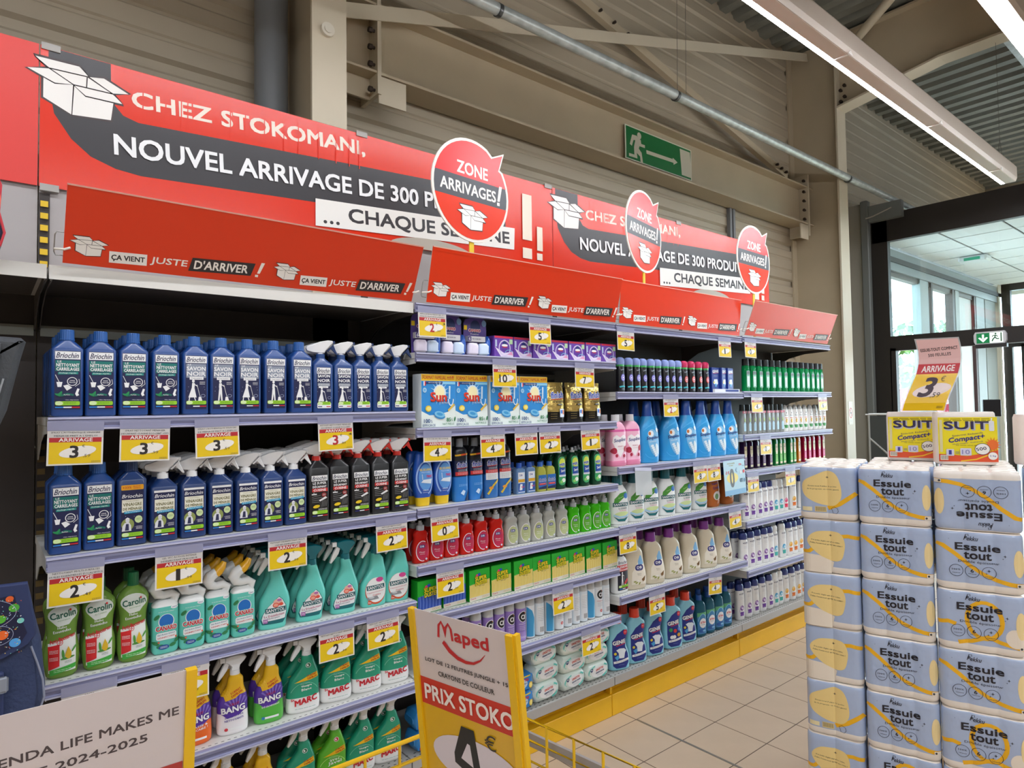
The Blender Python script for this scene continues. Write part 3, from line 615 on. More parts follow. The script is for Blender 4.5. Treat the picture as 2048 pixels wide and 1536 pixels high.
def duster(win):
    def f(p):
        p.rect(-.061, .002, .061, .145, '#1fb52e'); p.poly([(-.061, .075), (.061, .093), (.061, .012), (-.061, .005)], win)
        for i in range(15): x = -.058+.0083*i; p.path([(x, .014), (x+.002, .05), (x-.001, .078+(x+.06)*.12)], .0035, '#f7e9a0' if win[1] == 'e' else '#6f8fd8' if i % 2 else win); p.lay -= 1
        p.lay += 1; p.rect(-.061, .002, .061, .02, '#dcd6c8', rot=.03); p.t("Clean'It", -.04, .012, .034, .008, '#c8242c', .03)
        for i in range(4): p.ring(.018+.011*i, .012, .0045, .0045, .0012, '#c9a93a', 10)
        for c, a, b_ in (('#e0407a', -.006, .118), ('#2a55c0', .006, .122), ('#f08a1e', -.012, .11)): p.ell(a-.01, b_, .009, .007, c, n=7)
        p.t('SUPER', .006, .104, .074, .023, '#15280c', .12, rot=.06, sh=.1); p.t('SUPER', .006, .104, .07, .02, '#f2e21e', .06, rot=.06, sh=.1); p.t('DUSTER', .008, .083, .076, .023, '#15280c', .12, rot=.06, sh=.1); p.t('DUSTER', .008, .083, .072, .02, '#f2e21e', .06, rot=.06, sh=.1); p.t('30 cm', .01, .068, .03, .005, '#15280c', .05)
    return carton(.124, .06, .147, '#1aa82a', f, 'duster_refill_box')
@kind
def k_dust(): return duster('#e3c243')
@kind
def k_dustb(): return duster('#2f55b8')
def can(cols, rot, lab):
    b = MB().cyl(0, 0, 0, .004, .027, mat('#a9adb2', .3, .8), 24, .029); 
    b.cyl(0, 0, .004, .165, .029, mat(cols[0], .35), 26); cp = MB().cyl(0, 0, .165, .228, .0285, PL('#c4c6c6'), 26, .0265); cp.cyl(0, -.0268, .205, .2065, .0014, PL('#55585a'), 6)
    p = Pr(lambda x, z: -math.sqrt(max(1e-8, .029**2-min(.0288, abs(x))**2)), True, .004); p.dl = .0002
    if lab == 0: p.ell(0, .125, .024, .028, WH); p.ell(0, .125, .021, .025, '#17181c'); p.t('Cif', .001, .124, .03, .024, WH, .06, res=2); p.ell(.009, .143, .003, .004, '#d3302a', n=8); p.ell(.013, .139, .004, .003, '#3fa84a', n=8); p.t('DÉSINFECTANT', 0, .09, .044, .006, WH if cols[1] else '#c83040', .02); p.lines(0, .078, .04, 3, .008, WH if cols[1] else '#8a8f98')
    if lab == 0 and cols[1]:
        p.rect(-.026, .012, .026, .05, '#a98fd0')
        for i in range(4): p.ring(-.015+.01*i, .024, .004, .004, .001, WH, 10)
    if lab == 0 and not cols[1]: p.ell(0, .036, .008, .008, '#d3302a', n=14); p.rect(-.0045, .035, .0045, .037, WH); p.rect(-.001, .0315, .001, .0405, WH)
    if lab == 1: p.poly([(-.027, .16), (-.004, .14), (.012, .1), (.016, .01), (-.027, .01)], '#3f9fd2'); p.poly([(.0, .01), (.016, .01), (.012, .09), (.004, .07)], '#8fcbe8')
    if lab == 2: 
        p.rect(-.024, .02, .024, .15, '#e9ecee'); p.lines(0, .14, .04, 8, .009, '#8f979e'); p.rect(-.016, .016, .016, .05, WH)
        for i in range(9): p.rect(-.013+.003*i, .02, -.0118+.003*i, .046, '#26282a'); p.lay -= 1
    return ('aerosol_can', 'can', [part('can', b), part('cap', cp), part('front_print', p)])
@kind
def k_cifp(): return can(('#9a7fc6', 1), 0, 0)
@kind
def k_cifb(): return can(('#e8ecee', 0), 0, 0)
@kind
def k_cifl(): return can(('#e8ecee', 0), 0, 1)
@kind
def k_cifr(): return can(('#dfe8ee', 0), 0, 2)
def flow(w, d, h, col, fn, rough=.3):      # soft flow-wrapped pack with crimped ends
    R = []; rd = random.Random(3)
    for i, x in enumerate((-.5, -.485, -.46, -.4, -.25, 0, .25, .4, .46, .485, .5)):
        k = {0: .02, 1: .03, 2: .55, 3: .93, 4: 1, 5: 1.02}[i if i <= 5 else 10-i]; r = []
        for j in range(16):
            a = 2*PI*(j+.5)/16; c, q = math.cos(a), math.sin(a)
            r.append((x*w, math.copysign(abs(c)**.55, c)*d/2*(.7+.3*k)+rd.uniform(-.0012, .0012), h/2+math.copysign(abs(q)**.55, q)*h/2*(k if i not in (0, 1, 9, 10) else .35)+rd.uniform(-.001, .001)*(q > 0)))
        R.append(r)
    b = MB().rings(R, mat(col, rough, bump=(30, .25, (1, 1, 1)), coat=.3), True); p = Pr(lambda x, z: -d/2*(1-min(.97, abs(x)/(w/2))**6*.3)-.0012, True, .01); fn(p)
    return ('wipes_pack', 'wipes', [part('wrapper', b), part('front_print', p)])
@kind
def k_lin():
    def f(p):
        p.ell(0, .048, .06, .03, WH); p.arc(0, .05, .078, .036, -1.2, 1., .009, '#66cfc4'); p.arc(0, .05, .078, .038, 2., 3.6, .008, '#7fd6cc'); p.poly([(-.07, .074), (-.05, .074), (-.05, .062), (-.06, .054), (-.07, .062)], '#25386e'); p.t('DB', -.06, .067, .014, .008, WH, .05)
        p.t('LINGETTES', .004, .062, .062, .012, '#d6402e', .05, rot=.08); p.t('DÉSINFECTANTES', .006, .047, .07, .01, '#25386e', .05, rot=.08); p.lines(.006, .035, .05, 2, .005, '#8a93a0')
    return flow(.185, .11, .094, '#e4efe8', f)
@kind
def k_lem():
    def f(p):
        p.rect(-.078, .012, .078, .084, '#2a86d6'); p.ell(-.01, .042, .052, .026, '#cfe6f6'); p.poly([(-.066, .08), (-.042, .08), (-.042, .068), (-.054, .058), (-.066, .068)], '#25388a'); p.t('DB', -.054, .072, .018, .009, WH, .05)
        p.poly([(-.03, .078), (.06, .082), (.06, .076), (-.02, .072)], '#e9d52a'); p.t('LINGETTES', .006, .06, .084, .014, '#c8242c', .06, rot=.03); p.t('Multi-usages', .008, .044, .06, .009, '#1d2f70', .03); p.lines(.008, .033, .04, 1, .005, '#6a90c0')
        p.ell(.062, .03, .014, .016, '#f0c81e'); p.ell(.062, .03, .01, .012, '#f8e68a'); p.ell(-.058, .02, .014, .01, '#c8303a')
    return flow(.18, .11, .09, '#2f86cc', f)
def pouch_l(cap, ringc, circ):
    s = S((0, .05, .036), (.01, .054, .04), (.1, .054, .04), (.15, .05, .036), (.16, .048, .034), k=2, e=3)
    b = MB().loft(s, PL('#16161c'), 22); c = MB().loft(S((.158, .05, .036), (.164, .056, .042), (.185, .058, .044), (.2, .05, .036), (.206, .03, .02), k=2, e=2.6), mat(cap, .25, trans=.2), 22); c2 = MB().loft(S((.152, .053, .04), (.164, .054, .041), k=1), PL('#3fae5a'), 22)
    p = Pr(surf(s)); p.t('Lenor', .002, .135, .034, .01, '#c9cfe0', .02, rot=.2); p.ell(.003, .085, .019, .022, circ); p.ring(.003, .085, .012, .014, .003, '#e6e0f4', 12); p.ell(.003, .085, .005, .006, '#f2eefa', n=8); p.path([(-.024, .03), (0, .034), (.024, .03)], .009, '#3fb8c4'); p.lines(.002, .02, .03, 2, .006, '#b9bfd0')
    return ('scent_booster_bottle', 'bottle', [part('body', b), part('cap', c, ('ring', c2)), part('front_print', p)])
@kind
def k_blk(): return pouch_l('#9fb2ee', 0, '#6a68c4')
@kind
def k_red(): return pouch_l('#e0406e', 0, '#d0402e')
@kind
def k_gen():
    def f(p): p.poly([(-.042, .16), (.042, .166), (.042, .145), (-.042, .138)], '#1c3f9e'); p.t('GENIE', 0, .145, .072, .02, WH, .07, rot=.06); p.path([(-.03, .131), (.034, .135)], .003, '#d03a6a'); p.lines(0, .118, .05, 2, .008, '#c9d6f4'); p.poly([(-.024, .06), (-.02, .09), (.02, .092), (.026, .062), (.01, .05)], '#e9f2fb'); p.ell(.0, .05, .011, .012, '#3f9cd8'); p.ell(-.022, .07, .008, .008, '#e2d23a', n=10); p.lines(0, .022, .06, 2, .006, '#c9d6f4')
    return carton(.088, .05, .172, '#17348c', f, 'laundry_powder_box')
@kind
def k_soupp():
    s = S((0, .12, .07), (.006, .128, .078), (.03, .13, .08), (.032, .126, .078), (.2, .126, .078), (.225, .118, .07), (.25, .08, .056), (.262, .045, .042), k=2, e=3.5)
    b = MB().loft(s, PL('#e79ab8'), 30, zm=[(.035, PL('#e083a6')), (.2, PL('#efb4cb')), (.212, PL('#d8579a')), (9, PL('#ecaac4'))]); p = Pr(surf(s))
    p.poly([(-.056, .14), (-.05, .17), (-.028, .182), (0, .168), (.028, .182), (.05, .17), (.056, .14), (.03, .09), (0, .05), (-.03, .09)], '#f6f0f2'); p.t('Soupline', 0, .15, .092, .026, '#253a80', .03, rot=.08, sh=.2, res=2); p.t('HEARTS', .002, .115, .044, .009, '#c06a7e', .0); p.lines(.002, .1, .04, 1, .005, '#c06a7e')
    for x, z, r in ((-.045, .09, .018), (.045, .1, .018), (-.03, .062, .01), (.03, .06, .01)): p.ell(x, z, r, r, '#b82a48'); p.arc(x, z, r*.55, r*.55, 0, 4.5, .002, '#8a1730', 10)
    p.t('1L', .05, .042, .014, .01, WH, .04)
    return ('fabric_softener_bottle', 'bottle', [part('body', b), part('cap', ribcap(.26, .3, .024, '#e9e9ec')), part('front_print', p)])
@kind
def k_soupb():
    s = S((0, .12, .068), (.006, .132, .08), (.05, .136, .084), (.11, .138, .084), (.17, .134, .08), (.22, .12, .074), (.25, .1, .066), (.275, .08, .06), (.285, .072, .056), k=4, e=2.6)
    b = MB().loft(s, PL('#2f9fe0'), 32); c = MB().loft(S((.284, .066, .052), (.33, .056, .046), (.374, .05, .04), (.378, .044, .034), k=1, e=2.4), PL('#1f4fa8'), 24); p = Pr(surf(s))
    for i in range(3): p.path([(-.05+.012*i, .2+.012*i), (0+.01*i, .235), (.03, .25)], .0025, '#57b8ee')
    p.ell(.02, .12, .044, .088, '#7fbfe9', rot=.25, n=30); p.ell(-.006, .178, .02, .02, '#eef4f8'); p.ell(-.014, .18, .009, .011, '#c2733a'); p.t('Soupline', .008, .152, .088, .026, '#16307a', .04, rot=.08, sh=.2, res=2); p.t('Grand Air', .006, .132, .05, .008, WH, .02, rot=.08)
    for i in range(6): p.ell(.0+.006*i, .105-.012*i, .012, .007, '#e9f4fa', rot=.3, n=10)
    p.ell(.036, .085, .012, .034, '#dfeef4', rot=.2); p.ell(.04, .2, .01, .014, '#e6f3fb', rot=.4); p.arc(0, .075, .05, .045, 3.5, 5.5, .003, '#57b8ee')
    return ('fabric_softener_bottle', 'bottle', [part('body', b), part('cap', c), part('front_print', p)])
@kind
def k_slv():
    s = S((0, .11, .068), (.006, .12, .076), (.05, .124, .08), (.12, .124, .08), (.17, .12, .076), (.2, .1, .066), (.222, .07, .054), (.23, .056, .05), k=4, e=2.8)
    b = MB().loft(s, PL('#edf0ee'), 30); c = ribcap(.228, .288, .03, '#16606a'); p = Pr(surf(s)); p.poly([(-.05, .1), (-.04, .15), (-.005, .18), (.04, .19), (.055, .17), (.02, .155), (-.02, .125)], '#4f9a3a'); p.ell(.035, .165, .016, .016, '#3f78c0'); p.t("Jusqu'à", .0, .157, .034, .007, '#d9efc0', .02, rot=.3)
    p.rect(-.05, .105, .052, .127, '#0f5a60'); p.t('SANYTOL', 0, .116, .092, .014, WH, .04, res=2); p.t('La LESSIVE', .01, .094, .056, .01, '#3a4a4c', .02); p.t('Désinfectante', .012, .082, .05, .006, '#d6506a', .02); p.ell(.004, .062, .046, .013, '#cfe0a0', rot=.05); p.path([(-.048, .056), (-.01, .044), (.03, .046), (.052, .058)], .01, '#a9cfe8'); p.poly([(-.05, .05), (-.02, .02), (.024, .018), (.05, .046), (.02, .034), (-.02, .034)], '#13696e')
    return ('detergent_bottle', 'bottle', [part('body', b), part('cap', c), part('front_print', p)])
@kind
def k_croix():
    s = S((0, .1, .07), (.01, .12, .08), (.1, .124, .08), (.17, .11, .07), (.2, .07, .05), k=4, e=2.8); b = MB().loft(s, TR('#d0763a', .25), 26); p = Pr(surf(s)); p.t('Super', -.01, .155, .06, .02, '#5a2f6a', .05, rot=.12); p.t('Croix', 0, .13, .07, .022, '#5a2f6a', .05, rot=.12); p.ell(.005, .075, .04, .03, '#e2d6cf'); p.ell(.0, .07, .02, .02, '#5f8a4a')
    return ('detergent_bottle', 'bottle', [part('body', b), part('cap', ribcap(.198, .25, .026, '#2a4aa0')), part('front_print', p)])
@kind
def k_bl():
    s = S((0, .1, .06), (.006, .112, .07), (.05, .114, .072), (.17, .108, .07), (.2, .08, .06), (.212, .05, .05), k=3, e=3); b = MB().loft(s, PL('#eff1f0'), 28); p = Pr(surf(s)); brio_logo(p, .165, .19, .04); p.rr(-.044, .02, .044, .164, .004, '#1c1f30', 2); p.rect(-.044, .128, .044, .164, '#cf3a3a'); p.t('LESSIVE', 0, .153, .076, .013, WH, .05); p.t('DÉTACHANTE', 0, .137, .076, .011, WH, .05); figure_mop(p, -.01, .06, False, 1.); p.poly([(.0, .06), (.03, .085), (.038, .07), (.014, .052)], '#c8303a'); lime(p, -.04, .04, .036); tricol(p, -.036, .036, .027)
    return ('detergent_bottle', 'bottle', [part('body', b), part('cap', ribcap(.21, .26, .026, '#1f2a5a')), part('front_print', p)])
@kind
def k_dbl():
    s = S((0, .11, .062, .004), (.006, .122, .072, .004), (.05, .128, .076, .006), (.1, .124, .074, .004), (.15, .112, .07, 0), (.18, .108, .068, -.002), (.215, .108, .064, -.006), (.24, .09, .058, -.012), (.256, .06, .05, -.014), k=4, e=2.8)
    b = MB().loft(s, PL('#d8cdb4'), 30); c = MB().loft(S((.25, .056, .05, -.014), (.262, .06, .054, -.014), (.31, .054, .048, -.014), k=1, e=2.4), PL('#7a2f8a'), 22); p = Pr(surf(s))
    p.poly([(-.034, .03), (.056, .03), (.058, .09), (.044, .15), (.024, .19), (.006, .16), (-.03, .1)], '#eee7d6'); p.poly([(.008, .142), (.044, .146), (.028, .196), (.02, .198), (.006, .165)], '#7fb4dc'); p.rr(-.012, .11, .04, .145, .016, '#2f2f78'); p.t('DB', .014, .129, .032, .015, WH, .06); p.t('détergent', .014, .117, .028, .005, '#cfd0ea', .01); p.t('Savon', .012, .092, .024, .006, '#6a5a40', .02); p.t("d'Alep", .014, .083, .024, .005, '#6a5a40', .01)
    p.poly([(.026, .058), (.052, .078), (.046, .05), (.034, .044)], '#7a5a34'); 
    for x, z, r in ((-.006, .04, .5), (.006, .05, -.4), (-.016, .048, .1), (.012, .036, 1.)): p.ell(x, z, .009, .004, '#9aa04a' if r > 0 else '#f6f4ec', rot=r, n=10)
    return ('detergent_bottle', 'bottle', [part('body', b), part('cap', c), part('front_print', p)])
def genie(col2):
    s = S((0, .11, .06, 0), (.006, .126, .072, 0), (.05, .132, .076, 0), (.1, .128, .074, -.004), (.14, .112, .07, -.01), (.17, .108, .068, -.008), (.21, .118, .066, 0), (.24, .11, .062, 0), (.262, .07, .054, -.004), (.27, .056, .05, -.006), k=4, e=2.8)
    b = MB().loft(s, PL('#8fd0e2'), 30); c = ribcap(.268, .322, .0285, '#e2402a', -.006); p = Pr(surf(s))
    p.poly([(-.048, .03), (-.03, .014), (.03, .014), (.05, .04), (.046, .09), (.03, .13), (.036, .17), (.05, .2), (.048, .225), (.02, .232), (-.02, .21), (-.05, .17), (-.052, .1)], '#1c2f86'); p.ell(.032, .215, .013, .015, '#d42a3a', n=14); p.lines(.032, .218, .014, 2, .005, WH)
    p.t('GENIE', -.008, .162, .082, .026, '#0f1c5c', .11, rot=.1); p.t('GENIE', -.009, .163, .079, .024, WH, .07, rot=.1); p.path([(-.03, .143), (.034, .152)], .004, '#d42a3a')
    if col2: [p.ell(x, z, .013, .012, c_, n=9) for x, z, c_ in ((-.03, .12, '#2f9a5a'), (.0, .112, '#d83a3a'), (.026, .085, '#e0a93a'), (-.024, .075, WH), (-.008, .075, WH), (.03, .12, '#4f7fd0'))]
    else: p.poly([(-.03, .12), (-.01, .128), (.02, .125), (.034, .112), (.024, .1), (.018, .07), (-.014, .072), (-.016, .102)], '#e9f2fb'); p.poly([(-.04, .08), (-.02, .092), (-.012, .076), (-.026, .06)], '#4fa8e0'); p.ell(-.036, .1, .008, .008, '#e2d23a', n=10)
    p.path([(-.046, .05), (0, .054), (.046, .062)], .013, WH); p.t('Efficace en machine', 0, .055, .07, .005, '#1c2f86', .02, rot=.1); p.lines(0, .034, .036, 1, .005, '#9fb0ea')
    return ('detergent_bottle', 'bottle', [part('body', b), part('cap', c), part('front_print', p)])
@kind
def k_genie(): return genie(False)
@kind
def k_genie2(): return genie(True)
@kind
def k_xtra():
    s = S((0, .08, .06), (.01, .092, .07), (.12, .092, .07), (.19, .09, .068), (.22, .07, .056), (.238, .034, .034), k=3, e=3.); b = MB().loft(s, TR('#2f6f86', .3), 26); p = Pr(surf(s)); p.rr(-.04, .02, .04, .16, .004, '#3f86bc', 3); p.poly([(-.04, .13), (0, .15), (.04, .13), (.04, .16), (-.04, .16)], '#5fb07a'); p.arc(0, .09, .036, .06, .2, 2.9, .004, '#8fd0e6'); p.ell(.002, .09, .03, .032, WH); p.t('XTRA', .002, .095, .048, .014, '#d42f3a', .06); p.t('TOTAL', .002, .08, .032, .006, '#2a5a90', .03); p.ell(-.004, .042, .032, .014, '#2a5fa8'); p.ell(.01, .04, .014, .007, '#7fc0e0')
    return ('detergent_bottle', 'bottle', [part('body', b), part('cap', ribcap(.236, .27, .019, '#2a62b8')), part('front_print', p)])
@kind
def k_mw():
    s = S((0, .05, .04), (.004, .058, .044), (.14, .058, .044), (.16, .056, .042), (.185, .052, .04), (.192, .036, .034), k=1, e=3.5); b = MB().loft(s, TR('#0fa55a', .45), 22); p = Pr(-.022); p.rr(-.02, .03, .02, .15, .004, '#7fbfa0', 2); p.rect(-.02, .122, .02, .148, '#6a7a76'); p.t('mint', 0, .137, .026, .008, '#24302e', .04); p.poly([(-.014, .11), (.014, .11), (.01, .04), (-.01, .04)], '#dff2ea'); p.lines(0, .094, .018, 5, .011, '#3f9a7a')
    return ('mouthwash_bottle', 'bottle', [part('body', b), part('cap', ribcap(.19, .238, .024, '#1b1c1e')), part('front_print', p)])
@kind
def k_clr():
    s = S((0, .048, .036), (.004, .056, .042), (.15, .056, .042), (.165, .05, .04), k=1, e=4); b = MB().loft(s, TR('#c9cfcb', .5), 20); p = Pr(-.021); p.rect(-.028, .148, .028, .165, '#c2224e'); p.t('Fa', 0, .157, .02, .01, WH, .05, sh=.3); p.poly([(-.014, .02), (.014, .02), (.016, .07), (.006, .085), (-.006, .085), (-.016, .07)], '#a9cfe0'); p.ell(0, .1, .007, .014, '#9fc04a', rot=.3); p.lines(0, .06, .018, 3, .01, '#5f8a9c')
    return ('shower_gel_bottle', 'bottle', [part('body', b), part('cap', ribcap(.165, .212, .019, '#1f2624')), part('front_print', p)])
@kind
def k_dove():
    s = S((0, .05, .032), (.004, .058, .036), (.06, .07, .04), (.12, .07, .04), (.17, .056, .036), (.195, .034, .028), (.205, .016, .016), k=3, e=2.2); b = MB().loft(s, PL('#f2f2ef'), 24, zm=[(.165, PL('#f2f2ef')), (9, PL('#a9aaa6'))]); p = Pr(surf(s)); p.ell(0, .143, .004, .006, '#2a3f4a', n=8); p.t('Dove', 0, .125, .034, .01, '#27465a', .02); p.rect(-.018, .102, .018, .106, '#e2703a'); p.ell(0, .082, .012, .016, '#d9a83a'); p.ell(.004, .08, .006, .01, '#f0d68a'); p.poly([(-.026, .05), (.026, .05), (.018, .026), (-.018, .026)], '#4f9a5c')
    return ('shower_gel_bottle', 'bottle', [part('body', b), part('front_print', p)])
def tall(c, lab, cap='#8f9492'):
    s = S((0, .044, .034), (.004, .05, .038), (.185, .05, .038), (.198, .046, .034), k=1, e=5); b = MB().loft(s, TR(c, .35), 18); p = Pr(-.019); p.rect(-.017, .015, .017, .165, '#d9cfa9'); p.rect(-.017, .03, .017, .105, lab); p.t('bain', 0, .142, .022, .008, '#2a2a2a', .03); p.ell(0, .1, .012, .014, '#f0e8d0', n=9); p.lines(0, .075, .024, 4, .01, '#f4eede')
    return ('shower_gel_bottle', 'bottle', [part('body', b), part('cap', MB().cyl(0, 0, .198, .221, .016, PL(cap), 16)), part('front_print', p)])
@kind
def k_pur(): return tall('#3a1f4a', '#6a3f6c', '#2a2430')
@kind
def k_grn(): return tall('#0f8a3f', '#5fc02f')
@kind
def k_org(): return tall('#d07a12', '#e8962a')
@kind
def k_rd(): return tall('#b0123c', '#e0408e', '#b9a0a8')
def shamp(capc, flower, sq):
    s = S((0, .058, .04), (.005, .068, .046), (.08, .07, .048), (.16, .068, .046), (.195, .064, .042), (.215, .05, .036), k=3, e=2.8); b = MB().loft(s, PL('#f0f0ef'), 24); c = MB().loft(S((.205, .054, .038), (.214, .062, .042), (.24, .06, .04), (.252, .046, .032), k=1, e=2.6), PL(capc), 22); p = Pr(surf(s)); p.t('amalfi', 0, .185, .038, .011, '#2a2f58', .04); p.t('professional', 0, .175, .03, .004, '#8a8fa8', .01); p.lines(0, .162, .03, 3, .007, '#b9bccb')
    p.ell(0, .085, .017, .018, flower[0]); p.ell(-.004, .09, .009, .01, flower[1]); p.ell(.005, .082, .008, .008, flower[2]); p.rect(-.016, .03, .016, .058, sq); p.ring(0, .066, .022, .03, .0015, flower[1], 16)
    return ('shampoo_bottle', 'bottle', [part('body', b), part('cap', c), part('front_print', p)])
@kind
def k_shp(): return shamp('#20347c', ('#7a4a94', '#b59acb', '#e3d6ec'), '#6a3a9a')
@kind
def k_sht(): return shamp('#eceeec', ('#7fc6e2', '#4fa0d0', '#d3edf4'), '#45b4a6')
@kind
def k_sho(): return shamp('#20347c', ('#eab54a', '#f3d58a', '#f0a23a'), '#e2702c')
@kind
def k_shr(): return shamp('#eceeec', ('#e05a8a', '#f0a9c2', '#d8305a'), '#e0264e')
# ================================================================== SETTING
M_WALL = mat('#aca08b', .55, noise=(1.5, .12, (1, 1, 1)))
M_STEEL = mat('#b9ab91', .5, noise=(2.5, .1, (1, 1, 1)))
M_STEEL2 = mat('#c8bda6', .5, noise=(2.5, .08, (1, 1, 1)))
M_GALV = mat('#c6cfcd', .3, .25, noise=(14, .35, (1, 1, 1)))
M_DECK = mat('#8a8a80', .45, .35, noise=(5, .2, (1, 1, 1)))
M_TILE = mat('#c3ad94', .28, noise=(7, .07, (1, 1, 1)))
M_GROUT = mat('#5a4a3e', .8)
M_DARKF = mat('#231f1c', .45)
M_GREYF = mat('#6d716f', .5, noise=(9, .12, (1, 1, .2)))
M_YEL = mat('#ecb71a', .42, noise=(6, .08, (1, 1, 1)))
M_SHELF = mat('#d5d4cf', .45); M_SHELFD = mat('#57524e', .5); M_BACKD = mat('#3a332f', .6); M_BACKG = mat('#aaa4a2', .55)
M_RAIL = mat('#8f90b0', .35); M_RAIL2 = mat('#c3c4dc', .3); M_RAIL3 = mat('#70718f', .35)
def clear_glass():      # thin pane: clear with a faint mirror reflection
    m = bpy.data.materials.new('pane_glass'); m.use_nodes = True; nt = m.node_tree; nt.nodes.clear()
    o = nt.nodes.new('ShaderNodeOutputMaterial'); mx = nt.nodes.new('ShaderNodeMixShader'); a = nt.nodes.new('ShaderNodeBsdfTransparent'); b = nt.nodes.new('ShaderNodeBsdfGlossy'); f = None
    a.inputs[0].default_value = (.93, .98, .98, 1); b.inputs['Roughness'].default_value = .02;
    mx.inputs[0].default_value = .07; nt.links.new(a.outputs[0], mx.inputs[1]); nt.links.new(b.outputs[0], mx.inputs[2]); nt.links.new(mx.outputs[0], o.inputs[0]); return m
M_GLASS = clear_glass()
M_BOLT = mat('#3a2f28', .5, .4)

# floor: slab with tiles laid on a 31 cm grid
floor = struct('floor', MB().box(-6, 20, -12, 1.3, -.06, -.0012, M_GROUT))
tile = MB().bbox(0, .3045, 0, .3025, -.012, 0, M_TILE, .0012).mesh('tile')
X0, Y0, PX, PY = 2.4235, -.0445, .3101, .3077
def tile_ok(i, j):     # only tiles the camera sees; farther and hidden ground is the plain tiled field below
    return True
nt_ = 0
FAR = MB()
for i in range(-28, 58):
    for j in range(-38, 5):
        x = X0+i*PX+.0028; y = Y0+(j)*PY+.0026
        if -4 <= i <= 13 and -12 <= j <= 0 and not (i < 1 and j < -7):
            obj('tile', tile, floor, (x, y, 0)); nt_ += 1
        else: FAR.box(x, x+.3045, y, y+.3025, -.012, 0, M_TILE)
obj('tile_field', FAR, floor, kind='stuff')
obj('expansion_strip', MB().box(X0+PX-.006, X0+PX+.009, -9, -.05, -.004, .0012, mat('#9a958c', .35, .6)), floor)

# rear wall in horizontal steel trays, one object for each tray
PANP = [(0, 0), (.0, .03), (-.022, .05), (-.022, .13), (-.014, .14), (-.014, .155), (-.022, .165), (-.022, .26), (-.014, .27), (-.014, .285), (-.022, .295), (-.022, .365), (0, .385), (0, .4)]
def tray(L):
    m = MB(); pts = [(y, z) for y, z in PANP]; pts += [(.05, .4), (.05, 0)]
    return m.prism([(a, b) for a, b in pts], 0, L, M_WALL, 'yz').mesh('cladding_panel')
wall_back = struct('wall_back', MB().box(-6, 8.02, 1.12, 1.2, 0, 5.9, M_WALL))
tr1, tr2, tr3 = tray(7.15), tray(.72), tray(6.1)
for k in range(15):
    z = -.1+.4*k
    obj('cladding_panel', tr1, wall_back, (-6, 1.06, z)); obj('cladding_panel', tr3, wall_back, (1.17, 1.06, z))
    obj('cladding_panel', tr2, wall_back, (7.29, 1.06, z))
w2 = struct('wall_right', MB().box(8.02, 14.3, 1.12, 1.2, 3.78, 5.9, M_WALL))
for k in range(5): obj('cladding_panel', tr3, w2, (8.02, 1.06, 3.9+.4*k))
struct('wall_far', MB().box(14.3, 14.4, -12, 1.2, 3.7, 5.9, M_WALL))
struct('wall_left', MB().box(-6.1, -6, -12, 1.2, 0, 5.9, M_WALL))
struct('wall_front', MB().box(-6, 14.4, -12.1, -12, 0, 5.9, M_WALL))
struct('wall_side', MB().box(7.96, 8.1, .745, 1.12, 0, 4.15, mat('#98958c', .5)))
# cross wall that carries the entrance on the aisle side, out of view
struct('wall_entrance', MB().box(8.02, 8.12, -12, -2.6, 0, 5.9, M_WALL))
# corrugated roof deck, ribs along y
dk = MB(); x = -6.; P = []
while x < 14.5:
    P += [(x, 5.72), (x+.11, 5.72), (x+.14, 5.79), (x+.22, 5.79)]; x += .25
P += [(14.6, 5.9), (-6, 5.9)]
n = len(P); vs = [(a, 1.2, b) for a, b in P]+[(a, -12, b) for a, b in P]
dk.add(vs, [(i, (i+1) % n, n+(i+1) % n, n+i) for i in range(n)], M_DECK)
struct('ceiling', dk)

def ibeam_x(x0, x1, y, z0, z1, wf, tf, tw, m):
    return MB().box(x0, x1, y-wf/2, y+wf/2, z0, z0+tf, m).box(x0, x1, y-wf/2, y+wf/2, z1-tf, z1, m).box(x0, x1, y-tw/2, y+tw/2, z0+tf, z1-tf, m)
def bolts(pts, ax, m=M_BOLT, r=.016):
    o = []
    for p in pts:
        b = MB(); n = 6; R = []
        for t, q in ((-.022, r), (.0, r), (.0, r*.55), (.02, r*.55)):
            R.append([tuple(Vector(p)+(Vector((t, q*math.cos(2*PI*j/n), q*math.sin(2*PI*j/n))) if ax == 'x' else Vector((q*math.cos(2*PI*j/n), t, q*math.sin(2*PI*j/n))))) for j in range(n)])
        b.rings(R, m, False); o.append(b)
    return o
def column(xl, xr, yf, zt, plate_x, side):
    xc = (xl+xr)/2; m = MB().box(xl, xr, yf, yf+.018, 0, zt, M_STEEL2); m.box(xc-.008, xc+.008, yf+.018, 1.04, 0, zt, M_STEEL); m.box(xl, xr, 1.022, 1.04, 0, zt, M_STEEL)
    c = struct('trim_%d' % (1 if side > 0 else 2), m)
    st = MB(); a, b = (xc+.008, plate_x) if side > 0 else (plate_x, xc-.008)
    for z in (3.73, 4.13): st.box(a, b, .82, 1.02, z-.007, z+.007, M_STEEL)
    st.box(a, b, .912, .926, 3.6, 4.2, M_STEEL); st.box(plate_x-.012, plate_x+.012, .81, 1.03, 3.6, 4.27, M_STEEL2)
    obj('beam_stub', st, c)
    for b in bolts([(plate_x+(-.03 if side > 0 else -.03), .845, z) for z in (3.63, 3.78, 3.88, 3.98, 4.08, 4.2)], 'x'): obj('bolt', b, c)
    return c
c1 = column(1.07, 1.25, .5, 5.7, 1.6, 1)
c2 = column(6.81, 7.01, .5, 5.7, 6.78, -1)
